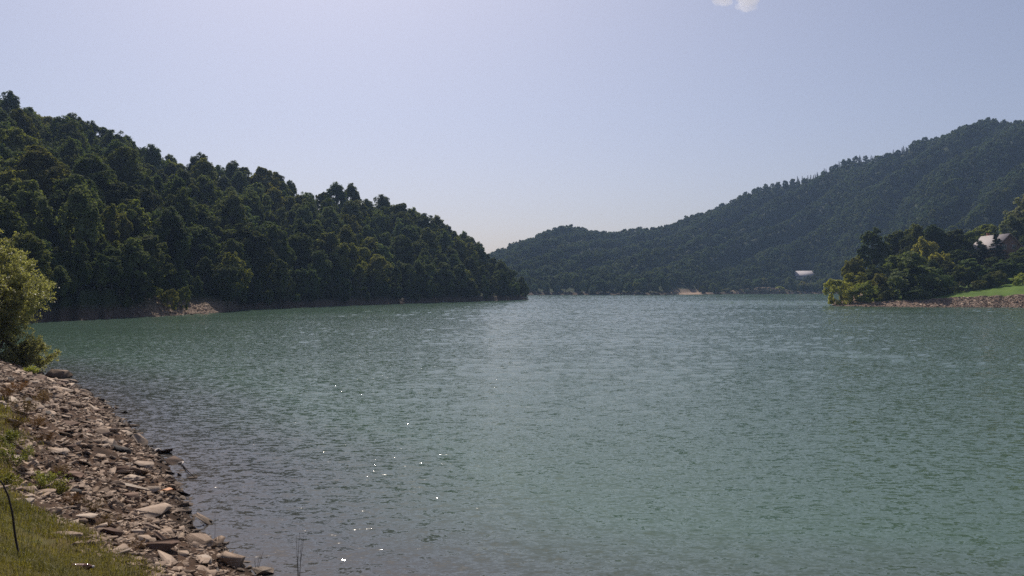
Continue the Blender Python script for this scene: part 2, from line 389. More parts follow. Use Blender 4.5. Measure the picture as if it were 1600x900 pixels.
def h_bank(x, y):
    d = shore_dist(x, y) + .35 * fbm(np.asarray(x) / 1.8, np.asarray(y) / 1.8, 41)
    z = np.interp(d, [-12, 0, 1.5, 3, 4.5, 6, 9, 20, 60], [-4.2, 0, .62, 1.32, 2.08, 2.72, 3.2, 3.6, 5])
    return z + (fbm(np.asarray(x) / .9, np.asarray(y) / .9, 43) * .10 + fbm(np.asarray(x) / .28, np.asarray(y) / .28, 44, 3) * .035) * sstep(-.5, .6, d)
def grass_mask(x, y):
    d = shore_dist(x, y); th = np.interp(y, [0, 9, 13, 18, 30, 60], [1.8, 2.5, 3.2, 3.5, 5.0, 7])
    return sstep(-.5, .9, d - th + .9 * fbm(np.asarray(x) / 1.3, np.asarray(y) / 1.3, 51))
def nonuni(segs):
    out = []
    for a, b, s in segs: out.append(np.arange(a, b, s))
    return np.concatenate(out + [np.array([segs[-1][1]])])
xs = nonuni([(-140, -50, 4), (-50, -26, .8), (-26, -14, .25), (-14, 1, .09), (1, 12, .5), (12, 60, 3)])
ys = nonuni([(-20, 3, 1), (3, 22, .09), (22, 45, .22), (45, 100, 3)])
XX, YY = np.meshgrid(xs, ys, indexing='ij')
tag(link('near_bank', grid_mesh('near_bank', XX, YY, h_bank(XX, YY), [M_BANK], {'grass': grass_mask(XX, YY)})), kind='structure')
def bank_at(px, py):
    """point of the near bank seen at a photo pixel"""
    t = np.linspace(3, 60, 4000); x = (px - 800) / F * t; zr = CAMZ - (py - HZ) / F * t
    hh = np.maximum(h_bank(x, t), 0); i = int(np.argmax(hh > zr)); return float(x[i]), float(t[i]), float(hh[i])

# lake bed, one sheet to the horizon
xs = np.array([-9000, 9000.]); ys = np.array([-9000, 9000.]); XX, YY = np.meshgrid(xs, ys, indexing='ij')
tag(link('ground', grid_mesh('ground', XX, YY, XX * 0 - 6.5, [M_WOOD], {'grass': XX * 0})), kind='structure')

# ------------------------------------------------------------------ lake
WAVE = .10
def water_mat():
    m, n, out = new_mat('lake_water')
    geo = N(n, 'ShaderNodeNewGeometry'); pos = geo.outputs['Position']
    def wave(sx, sy, rot, scale, detail, dist=0.0, rough=.5):
        mp = N(n, 'ShaderNodeMapping'); mp.inputs['Rotation'].default_value = (0, 0, R(rot)); mp.inputs['Scale'].default_value = (sx, sy, 1)
        n.links.new(pos, mp.inputs[0])
        no = N(n, 'ShaderNodeTexNoise', Scale=scale, Detail=detail, Roughness=rough, Distortion=dist); n.links.new(mp.outputs[0], no.inputs['Vector'])
        return no.outputs[0]
    w1 = wave(.45, 1, -12, 4.5, 3, .4)       # ripples, ~0.45 m
    w3 = wave(.45, 1, -22, .45, 2)           # longer swell
    pat = wave(.4, 1, -6, .035, 3)           # wind patches
    pm = N(n, 'ShaderNodeMapRange'); pm.inputs['From Min'].default_value = .35; pm.inputs['From Max'].default_value = .65
    pm.inputs['To Min'].default_value = .7; pm.inputs['To Max'].default_value = 1.25; n.links.new(pat, pm.inputs['Value'])
    rp = N(n, 'ShaderNodeAttribute', attribute_name='riffle')
    # ripple slopes (unfiltered, so far water keeps its roughness)
    def slope(sx, rot, scale, detail, ax, ay):
        mp = N(n, 'ShaderNodeMapping'); mp.inputs['Rotation'].default_value = (0, 0, R(rot)); mp.inputs['Scale'].default_value = (sx, 1, 1)
        n.links.new(pos, mp.inputs[0])
        no = N(n, 'ShaderNodeTexNoise', Scale=scale, Detail=detail, Roughness=.55); n.links.new(mp.outputs[0], no.inputs['Vector'])
        v = N(n, 'ShaderNodeVectorMath', operation='MULTIPLY_ADD'); n.links.new(no.outputs['Color'], v.inputs[0])
        v.inputs[1].default_value = (ax, ay, 0); v.inputs[2].default_value = (-ax / 2, -ay / 2, 0); return v.outputs[0]
    def vadd(a_, b_):
        v = N(n, 'ShaderNodeVectorMath', operation='ADD')
        for i, q in enumerate((a_, b_)):
            if isinstance(q, tuple): v.inputs[i].default_value = q
            else: n.links.new(q, v.inputs[i])
        return v.outputs[0]
    sl = vadd(slope(.5, -10, 6, 3, .50, .85), slope(.7, 8, 16, 2, .36, .58))
    s2 = N(n, 'ShaderNodeVectorMath', operation='SCALE'); n.links.new(sl, s2.inputs[0]); n.links.new(mth(n, 'MULTIPLY_ADD', rp.outputs['Fac'], 1.2, pm.outputs[0]), s2.inputs['Scale'])
    nr = N(n, 'ShaderNodeVectorMath', operation='NORMALIZE'); n.links.new(vadd(s2.outputs[0], (0, 0, 1.0)), nr.inputs[0])
    r1 = mth(n, 'SUBTRACT', 1.0, mth(n, 'ABSOLUTE', mth(n, 'MULTIPLY_ADD', w1, 2.4, -1.2)))   # crested
    h = mth(n, 'MULTIPLY', mth(n, 'ADD', mth(n, 'MULTIPLY', w1, .010), mth(n, 'MULTIPLY', r1, .007)), pm.outputs[0])
    h = mth(n, 'ADD', h, mth(n, 'MULTIPLY', w3, .03))
    b = N(n, 'ShaderNodeBump', Strength=1.0, Distance=1.0); n.links.new(h, b.inputs['Height']); n.links.new(nr.outputs[0], b.inputs['Normal'])
    dp = N(n, 'ShaderNodeAttribute', attribute_name='depth')
    cr = ramp(n, [(0, (.070, .058, .052)), (.25, (.054, .058, .056)), (1, (.064, .110, .078))]); n.links.new(dp.outputs['Fac'], cr.inputs[0])
    pc = N(n, 'ShaderNodeMapRange'); pc.inputs['From Min'].default_value = .35; pc.inputs['From Max'].default_value = .65
    n.links.new(wave(.6, 1, 20, .012, 3), pc.inputs['Value'])
    col = mixc(n, mth(n, 'MULTIPLY', pc.outputs[0], .35), cr.outputs[0], (.066, .104, .082))
    p = N(n, 'ShaderNodeBsdfPrincipled', Roughness=.10, IOR=1.36)
    p.inputs['Specular IOR Level'].default_value = .5
    n.links.new(col, p.inputs['Base Color']); n.links.new(b.outputs[0], p.inputs['Normal'])
    n.links.new(p.outputs[0], out.inputs[0]); return m
pxs = np.concatenate([np.arange(-4000, -900, 200.), np.arange(-900, -80, 25.), np.arange(-80, 1680, 2.1), np.arange(1680, 2600, 25.), np.arange(2600, 6001, 200.)])
ys = nonuni([(3, 9, .5), (9, 40, .13), (40, 120, .28), (120, 640, .5), (640, 1000, 12)])
PXg, YY = np.meshgrid(pxs, ys, indexing='ij'); XX = (PXg - 800) / F * YY
sp = np.interp(YY, [3, 9, 40, 40.1, 120, 120.1, 640, 641], [.4, .13, .13, .28, .28, .5, .5, 12]); sp = np.maximum(sp, np.abs(np.gradient(pxs))[:, None] / F * YY * .45)
ZZ = 0 * XX; tot = 0 * XX
wind = .85 + .45 * fbm(XX / 30, YY / 12, 63, 3)
for k_, lam in enumerate([.3, .6, 1.2, 2.2]):
    wt = sstep(1.5, 2.5, lam / sp) * [1, 1, .55, .22][k_]
    tot = tot + wt
    an = [-.25, .12, -.3, .05][k_]
    U = (XX * math.cos(an) + YY * math.sin(an)) * [.5, .45, .6, .75][k_]; V_ = -XX * math.sin(an) + YY * math.cos(an)
    nz_ = vnoise(U / lam * 1.7, V_ / lam * 1.7, 200 + k_)
    ZZ = ZZ + wt * nz_ * lam * WAVE
ZZ = ZZ / np.maximum(tot, .6) * wind * np.interp(YY, [0, 12, 40, 100, 300], [.45, .52, .85, 1.0, 1.05]) * (sp < 3)
dep = np.clip(-shore_dist(XX, YY) / 7.0 - .0 + .1 * fbm(XX / 4, YY / 4, 61), 0, 1)
PXw = 800 + F * XX / np.maximum(YY, 1)
PYw = HZ + CAMZ * F / np.maximum(YY, 1)
rif = np.exp(-((PYw - 474.5) / 3.2) ** 2) * sstep(1030, 1130, PXw) * (1 - sstep(1330, 1370, PXw))
ln = lerp_tab([(1040, 530), (1200, 545), (1360, 556), (1450, 567), (1600, 573), (1700, 575)], PXw)
rif = rif + .8 * np.exp(-((PYw - ln) / 4.5) ** 2) * sstep(1100, 1260, PXw)
rif = rif * sstep(-.5, .1, fbm(XX / 6, YY / 3, 62)) * (YY > 20)
tag(link('lake', grid_mesh('lake', XX, YY, ZZ + rif * ZZ * 2.6, [water_mat()], {'depth': dep, 'riffle': rif})), kind='structure')

# ------------------------------------------------------------------ tree meshes
def unit(v): return v / (np.linalg.norm(v, axis=-1, keepdims=True) + 1e-9)
def cards(P, Nrm, size, rg, asp=.6):
    n = len(P); t = unit(np.cross(Nrm, rg.normal(size=(n, 3)))); s = np.cross(Nrm, t)
    a = size * rg.uniform(.6, 1.25, (n, 1)); b = a * asp
    V = np.stack([P + t * a, P + s * b + Nrm * b * .15, P - t * a, P - s * b + Nrm * b * .15], 1).reshape(-1, 3)
    return V, np.arange(4 * n).reshape(n, 4)
def broad(seed, H=17, zb=1.5, Rr=4.8, nl=46, nleaf=16000, ls=.29, top=1.0, irr=.34):
    rg = np.random.default_rng(seed)
    c = np.array([0, 0, (H + zb) / 2]); rad = np.array([Rr, Rr, (H - zb) / 2])
    d = unit(rg.normal(size=(nl, 3))); d[:, 2] = np.where(d[:, 2] < -.75, -d[:, 2], d[:, 2])
    az = np.arctan2(d[:, 1], d[:, 0]); mod = 1 + irr * np.sin(az * 2 + rg.uniform(0, 6)) * .5 + irr * (rg.random(nl) - .5)
    u = rg.uniform(.6, .84, nl)
    L = c + d * rad * (u * mod)[:, None]
    shape = 1 - .22 * np.clip((L[:, 2] - c[2]) / rad[2], -1, 1) ** 2
    L[:, :2] *= (shape * top + (1 - top))[:, None]
    lr = Rr * rg.uniform(.20, .38, nl)
    # sub-lobes for broken-up boughs
    k = 7; SL = np.repeat(L, k, 0) + unit(rg.normal(size=(nl * k, 3))) * np.repeat(lr, k)[:, None] * .62
    sr = np.repeat(lr, k) * rg.uniform(.3, .55, nl * k)
    w_ = sr ** 2; idx = rg.choice(nl * k, nleaf, p=w_ / w_.sum())
    out = unit(SL[idx] - c * [1, 1, .9])
    dd = unit(rg.normal(size=(nleaf, 3)) + out * .7 + [0, 0, .25])
    P = SL[idx] + dd * (sr[idx] * (.5 + .45 * rg.random(nleaf) + .45 * rg.random(nleaf) ** 4))[:, None] * [1, 1, 1.12]
    P[:, 2] = np.where(P[:, 2] < .15, .15 + rg.random(nleaf) * 1.2, P[:, 2])
    Nn = unit(dd * .8 + out * .5 + [0, 0, .35] + rg.normal(size=(nleaf, 3)) * .55)
    V, Q = cards(P, Nn, ls, rg)
    lt = rg.random(nl * k)
    tint = np.clip(.55 * lt[idx] + .45 * rg.random(nleaf), 0, 1)
    tr = [tube([(0, 0, -1.2), (.1, 0, H * .25), (.15, .1, H * .55), (0, 0, H * .82)], [H * .018 + .04, H * .014, H * .009, .03], 7)]
    for i in rg.choice(nl, min(12, nl), replace=False):
        z0 = min(rg.uniform(.2, .6) * H, L[i, 2] * .85); e = L[i]
        tr.append(tube([(.1, .05, z0), (e[0] * .5, e[1] * .5, (z0 + e[2]) / 2 + .2), tuple(e)], [H * .007, H * .0045, .02], 5, False))
    return V, Q, tint, tr
def conifer(seed, H=15, Rr=2.6, nleaf=7000):
    rg = np.random.default_rng(seed); V = []; tint = []; P = []; Nn = []
    nb = 150
    zz = np.sort(rg.random(nb) ** 1.25) * .95
    for z in zz:
        az = rg.uniform(0, 6.28); ln = Rr * (1 - z) ** .85 * rg.uniform(.75, 1.1); m = int(nleaf / nb * (1.6 - z * 1.2)) + 6
        t = rg.random(m) ** .7; dirv = np.array([math.cos(az), math.sin(az), 0]); sd = np.array([-math.sin(az), math.cos(az), 0])
        p = dirv * (t * ln)[:, None] + sd * (rg.normal(size=m) * .17 * ln * (1 - t * .6))[:, None]
        p[:, 2] = z * H + .6 - t * ln * .28 + rg.normal(size=m) * .10
        P.append(p); Nn.append(unit(rg.normal(size=(m, 3)) * .5 + [0, 0, 1] + dirv * .4)); tint.append(np.clip(.2 + .6 * rg.random() + .3 * (t - .5) + rg.normal(size=m) * .1, 0, 1))
    P = np.concatenate(P); Nn = np.concatenate(Nn); V, Q = cards(P, Nn, .24, rg, .45)
    tr = [tube([(0, 0, -1), (0, 0, H * .5), (0, 0, H * .99)], [H * .016, H * .009, .02], 7)]
    return V, Q, np.concatenate(tint), tr

VAR = {}
def reg(key, res, leafm):
    V, Q, tint, tr = res
    cm = np_mesh('crown_' + key, V, Q, [leafm], face_attr={'tint': tint})
    tv, tq = merge(tr); tm = np_mesh('trunk_' + key, tv, tq, [BARK], smooth=True)
    VAR[key] = (cm, tm, V[:, 2].max(), np.percentile(np.hypot(V[:, 0], V[:, 1]), 93))
DG = LM['dark green']
for i in range(6): reg('broad%d' % i, broad(100 + i, H=[16, 18, 14.5, 17, 15, 18.5][i], zb=[1.5, 2.5, .6, 2, .8, 3][i], Rr=[4.7, 5.0, 4.8, 4.2, 5.1, 4.7][i], nl=[64, 78, 58, 70, 54, 84][i]), DG)
for i in range(2): reg('slender%d' % i, broad(130 + i, H=13 + i * 2, zb=.6, Rr=2.2, nl=34, nleaf=5000, ls=.24, irr=.2), DG)
for i in range(2): reg('round%d' % i, broad(140 + i, H=7, zb=-2.2, Rr=3.2, nl=26, nleaf=11000, ls=.15, irr=.3), DG)
for i in range(2): reg('conifer%d' % i, conifer(150 + i), LM['conifer'])
FARV = {}
for i in range(4): FARV[i] = broad(170 + i, H=[12, 13.5, 11.5, 13][i], zb=.4, Rr=[5.0, 5.3, 4.8, 4.6][i], nl=34, nleaf=4500, ls=.44, irr=.2)
FARV[4] = conifer(175, H=14, Rr=3.6, nleaf=3500)

# ------------------------------------------------------------------ plan the wood: candidates, then the ~300 that show largest become things
# each: px, Y, x, y, z, variant, scale, tone, region, v
cand = []
def poisson(gen, rmin, n):
    pts = []; cell = {}
    for _ in range(n):
        x, y, extra = gen(); r = rmin(x, y); k = (int(x // 4), int(y // 4)); ok = True
        for a in range(k[0] - 3, k[0] + 4):
            for b in range(k[1] - 3, k[1] + 4):
                for (qx, qy) in cell.get((a, b), ()):
                    if (qx - x) ** 2 + (qy - y) ** 2 < r * r: ok = False; break
                if not ok: break
            if not ok: break
        if ok: cell.setdefault(k, []).append((x, y)); pts.append((x, y, extra))
    return pts
def gen_left():
    while True:
        px = random.uniform(-420, 822); Ys = np.interp(px, *zip(*L_SH)); Yr = np.interp(px, *zip(*L_RD))
        y = random.uniform(Ys + 2.5, Yr + 12)
        if random.random() > (y / 340.0): continue
        d = y - Ys
        if abs(px - 290) < 55 and d < 12: continue
        if abs(px - 150) < 75 and d < 3.5: continue
        return (px - 800) / F * y, y, (px, (y - Ys) / (Yr - Ys), d)
for x, y, (px, v, d) in poisson(gen_left, lambda x, y: 5.4 if y > 285 else 6.2, 24000):
    z = float(h_left(px, y))
    tipk = 1 - min(1, max(0, (px - 640) / 180.)) * .35
    if px > 800: tipk *= .8
    edge = d < 9
    if px > 745 and random.random() < .75: var = 'slender%d' % random.randrange(2)
    elif random.random() < (.35 if edge else .13): var = 'slender%d' % random.randrange(2)
    elif random.random() < .04: var = 'conifer%d' % random.randrange(2)
    else: var = 'broad%d' % random.randrange(6)
    s = random.uniform(.66, 1.02) * tipk * (.85 if edge else 1)
    n_ = float(vnoise(x / 16., y / 16., 91)); rr = random.random()
    tone = 'dark green'
    if n_ > .2 and rr < .6 or rr < .16: tone = 'olive green'
    if rr > .93: tone = 'grey-green'
    if var.startswith('con'): tone = 'conifer'
    cand.append([px, y, x, z, var, s, tone, 'left', v])
def gen_far():
    while True:
        px = random.uniform(690, 1990); Ys = np.interp(px, *zip(*F_SH)); Yr = np.interp(px, *zip(*F_RD))
        y = random.uniform(Ys + 2, Yr + 18)
        if random.random() > y / 920.0: continue
        d = y - Ys
        if 1048 < px < 1120 and d < 22: continue
        if 1120 < px < 1235 and d < 34: continue
        if 1236 < px < 1276 and 50 < d < 78: continue
        return (px - 800) / F * y, y, (px, (y - Ys) / (Yr - Ys), d)
for x, y, (px, v, d) in poisson(gen_far, lambda x, y: 5.3 if y > 600 else 5.2, 70000):
    z = float(h_far(px, y)); var = random.randrange(4)
    s = random.uniform(.60, .84) if d > 30 else random.uniform(.45, .85)
    if 1240 < px < 1420 and v > .93 and random.random() < .5: var = 4; s *= .9
    if px > 1235 and px < 1280 and d < 50: s = min(s, .5)
    cand.append([px, y, x, z, var, s, None, 'far', v])
for _ in range(520):
    px = random.uniform(-200, 815); Ys = np.interp(px, *zip(*L_SH)); d = random.uniform(1.6, 16); y = Ys + d
    if abs(px - 290) < 60 and d < 11 or abs(px - 150) < 70 and d < 2.4: continue
    cand.append([px, y, (px - 800) / F * y, float(h_left(px, y)), 'broad%d' % random.randrange(6), random.uniform(.16, .38), 'dark green', 'left', 0.05])
for _ in range(170):
    px = random.uniform(1112, 1305); Ys = np.interp(px, *zip(*F_SH)); d = random.uniform(5, 48); y = Ys + d
    if 1165 < px < 1212 and d < 28: continue
    cand.append([px, y, (px - 800) / F * y, float(h_far(px, y)), random.randrange(4), random.uniform(.18, .42), None, 'far', 0.05])
for _ in range(420):
    px = random.uniform(1620, 2300); Ys = np.interp(px, *zip(*P_SH)); d = random.uniform(48, 140); y = Ys + d
    cand.append([px, y, (px - 800) / F * y, float(h_pen(px, y)), 'broad%d' % random.randrange(6), random.uniform(.7, 1), 'dark green', 'far', 0.05])
# coarse visibility buffer
W_, H_ = 640, 360
zb = np.full((H_, W_), -1, int); sc_ = W_ / 1600.
order = sorted(range(len(cand)), key=lambda i: cand[i][1])
for i in order:
    px, y, x, z, var, s, tone, region, v = cand[i]
    if var in VAR: hh, rr = VAR[var][2] * s, VAR[var][3] * s
    else: hh, rr = 14 * s, 4.6 * s
    cx = px * sc_; cyy = (HZ - (z + hh * .55 - CAMZ) / y * F) * sc_; rx = rr / y * F * sc_ * .9; ry = hh * .48 / y * F * sc_
    x0, x1, y0, y1 = int(max(0, cx - rx)), int(min(W_, cx + rx + 1)), int(max(0, cyy - ry)), int(min(H_, cyy + ry + 1))
    if x0 >= x1 or y0 >= y1: continue
    yy, xx = np.mgrid[y0:y1, x0:x1]
    m = (((xx - cx) / max(rx, .5)) ** 2 + ((yy - cyy) / max(ry, .5)) ** 2 < 1) & (zb[y0:y1, x0:x1] < 0)
    zb[y0:y1, x0:x1][m] = i
vis = np.bincount(zb[zb >= 0], minlength=len(cand))
N_PEN = 46
pick = [i for i in np.argsort(-vis)[:int(294 - N_PEN)] if vis[i] > 0]
picked = set(int(i) for i in pick)

def make_tree(name, var, x, y, z, s, tone, rz=None, sxy=1.0):
    cm, tm, _, _ = VAR[var]
    e = link(name, None, loc=(x, y, z)); e.empty_display_size = .5
    e.rotation_euler = (random.gauss(0, .05), random.gauss(0, .05), random.uniform(0, 6.28) if rz is None else rz); e.scale = (s * sxy * random.uniform(.9, 1.12), s * sxy * random.uniform(.9, 1.12), s)
    t = bpy.data.objects.new('trunk', tm); C.collection.objects.link(t); t.parent = e
    c = bpy.data.objects.new('crown', cm); C.collection.objects.link(c); c.parent = e
    m = LM[tone]
    if m is not cm.materials[0]: c.material_slots[0].link = 'OBJECT'; c.material_slots[0].material = m
    return e
ORD = 'leftmost,second,third,fourth,fifth,sixth,seventh,eighth,ninth,tenth,eleventh,twelfth,thirteenth,fourteenth,fifteenth,sixteenth,seventeenth,eighteenth,nineteenth,twentieth,twenty-first,twenty-second,twenty-third,twenty-fourth,twenty-fifth,twenty-sixth,twenty-seventh,twenty-eighth,twenty-ninth,thirtieth'.split(',')
def ordn(i): return ORD[i] if i < len(ORD) else str(i + 1) + 'th'
cells = {}
for i in pick:
    px, y, x, z, var, s, tone, region, v = cand[i]
    if region == 'left':
        col = 'above the willow' if px < 95 else 'above the dark earth bank' if px < 200 else 'above the stony spit' if px < 290 else 'above the spit point' if px < 370 else \
              'right of the spit' if px < 480 else 'on the middle of the left hill' if px < 590 else 'where the left hill falls away' if px < 690 else 'before the wooded tip' if px < 760 else 'on the wooded tip'
        row = 'at the waterline' if v < .12 else 'on the lower slope' if v < .33 else 'halfway up the slope' if v < .62 else 'high on the slope' if v < .85 else 'on the skyline'
    else:
        col = 'of the far hill behind the tip' if px < 960 else 'of the hollow between the hills' if px < 1060 else 'behind the sandy far spit' if px < 1180 else 'around the far cottage' if px < 1300 else 'behind the yellow shrubs' if px < 1400 else \
              'behind the point' if px < 1500 else 'behind the brick house'
        row = 'at the foot' if v < .2 else 'low on the slope' if v < .45 else 'high on the slope'
    cells.setdefault((region, row, col), []).append(i)
rest = []
for (region, row, col), ids in cells.items():
    ids.sort(key=lambda i: cand[i][0])
    for k, i in enumerate(ids):
        px, y, x, z, var, s, tone, region, v = cand[i]
        if region == 'far':
            con = var == 4
            var = 'conifer0' if con else 'broad%d' % (i % 6); s = s * (.95 if con else .80); tone = 'conifer' if con else ('olive green' if (i * 7) % 10 < 3 else 'grey-green' if (i * 7) % 10 < 5 else 'dark green')
        con = tone == 'conifer'
        e = make_tree('conifer_tree' if con else 'broadleaf_tree', var, x, y, z - .3, s, tone, sxy=random.uniform(.88, 1.25))
        kindw = 'dark spiky conifer' if con else tone + (' slender tree' if var.startswith('slen') else ' tree')
        nn = '' if len(ids) == 1 else ', ' + (ordn(k) + ' from left' if k else 'leftmost')
        lab = kindw + ' ' + row + ' ' + col + nn
        lab = lab.replace('on the skyline on the', 'on the skyline of the').replace('slope on the wooded', 'slope of the wooded').replace('slope on the middle', 'slope, middle').replace('waterline on the middle', 'waterline, middle').replace('skyline of the middle of the left', 'skyline, middle of the left')
        tag(e, lab, 'tree', 'trees on the left hill' if region == 'left' else 'trees on the far hills')

# the rest of the wood: one object, geometry nodes
fcol = bpy.data.collections.new('forest_sources')
leaf_far = LM['dark green']
leaf_far2 = leaf_mat('leaves_forest', (.034, .054, .030), (.145, .185, .085), .32)
for i, (V, Q, tint, tr) in FARV.items():
    tv, tq = merge(tr)
    VV = np.concatenate([V, tv]); QQ = np.concatenate([Q, tq + len(V)])
    me = np_mesh('forest_source_%d' % i, VV, QQ, [LM['conifer'] if i == 4 else leaf_far2, BARK], midx=np.r_[np.zeros(len(Q)), np.ones(len(tq))], face_attr={'tint': np.r_[tint, np.zeros(len(tq))]})
    fcol.objects.link(bpy.data.objects.new('forest_source_%d' % i, me))
base = len(FARV)
for i in range(6):
    cm, tm, _, _ = VAR['broad%d' % i]
    V, Q, tint, tr = broad(100 + i, H=[16, 18, 14.5, 17, 15, 18.5][i], zb=[1.5, 2.5, .6, 2, .8, 3][i], Rr=[4.7, 5.0, 4.8, 4.2, 5.1, 4.7][i], nl=[64, 78, 58, 70, 54, 84][i])
    tv, tq = merge(tr)
    me = np_mesh('forest_source_%d' % (5 + i), np.concatenate([V, tv]), np.concatenate([Q, tq + len(V)]), [DG, BARK], midx=np.r_[np.zeros(len(Q)), np.ones(len(tq))], face_attr={'tint': np.r_[tint, np.zeros(len(tq))]})
    fcol.objects.link(bpy.data.objects.new('forest_source_%s' % 'abcdef'[i], me))
pts, rots, scs, idxs = [], [], [], []
for i, c in enumerate(cand):
    if i in picked: continue
    px, y, x, z, var, s, tone, region, v = c
    pts.append((x, y, z - .3)); rots.append((random.gauss(0, .06), random.gauss(0, .06), random.uniform(0, 6.28))); scs.append(s)
    idxs.append(5 + (i % 6) if isinstance(var, str) else var)
fm = bpy.data.meshes.new('forest'); fm.from_pydata(pts, [], [])
fm.attributes.new('rot', 'FLOAT_VECTOR', 'POINT').data.foreach_set('vector', np.array(rots, np.float32).ravel())
fm.attributes.new('scl', 'FLOAT', 'POINT').data.foreach_set('value', np.array(scs, np.float32))
fm.attributes.new('idx', 'INT', 'POINT').data.foreach_set('value', np.array(idxs, np.int32))
fo = tag(link('forest', fm), 'dense mass of distant broadleaf forest covering the hills', 'forest', kind='stuff')
ng = bpy.data.node_groups.new('forest', 'GeometryNodeTree')
ng.interface.new_socket('Geometry', in_out='INPUT', socket_type='NodeSocketGeometry'); ng.interface.new_socket('Geometry', in_out='OUTPUT', socket_type='NodeSocketGeometry')
gi, go = ng.nodes.new('NodeGroupInput'), ng.nodes.new('NodeGroupOutput')
ci = ng.nodes.new('GeometryNodeCollectionInfo'); ci.inputs['Collection'].default_value = fcol; ci.inputs['Separate Children'].default_value = True; ci.inputs['Reset Children'].default_value = True
ip = ng.nodes.new('GeometryNodeInstanceOnPoints'); ip.inputs['Pick Instance'].default_value = True
def nat(nm, t):
    a = ng.nodes.new('GeometryNodeInputNamedAttribute'); a.data_type = t; a.inputs['Name'].default_value = nm; return a.outputs['Attribute']
ng.links.new(gi.outputs[0], ip.inputs['Points']); ng.links.new(ci.outputs[0], ip.inputs['Instance'])
ng.links.new(nat('idx', 'INT'), ip.inputs['Instance Index'])
ng.links.new(nat('rot', 'FLOAT_VECTOR'), ip.inputs['Rotation'])
ng.links.new(nat('scl', 'FLOAT'), ip.inputs['Scale']); ng.links.new(ip.outputs[0], go.inputs[0])
md = fo.modifiers.new('forest', 'NODES'); md.node_group = ng
print('candidates', len(cand), 'picked', len(picked), 'visible', int((vis > 0).sum()), 'stuff', len(pts))

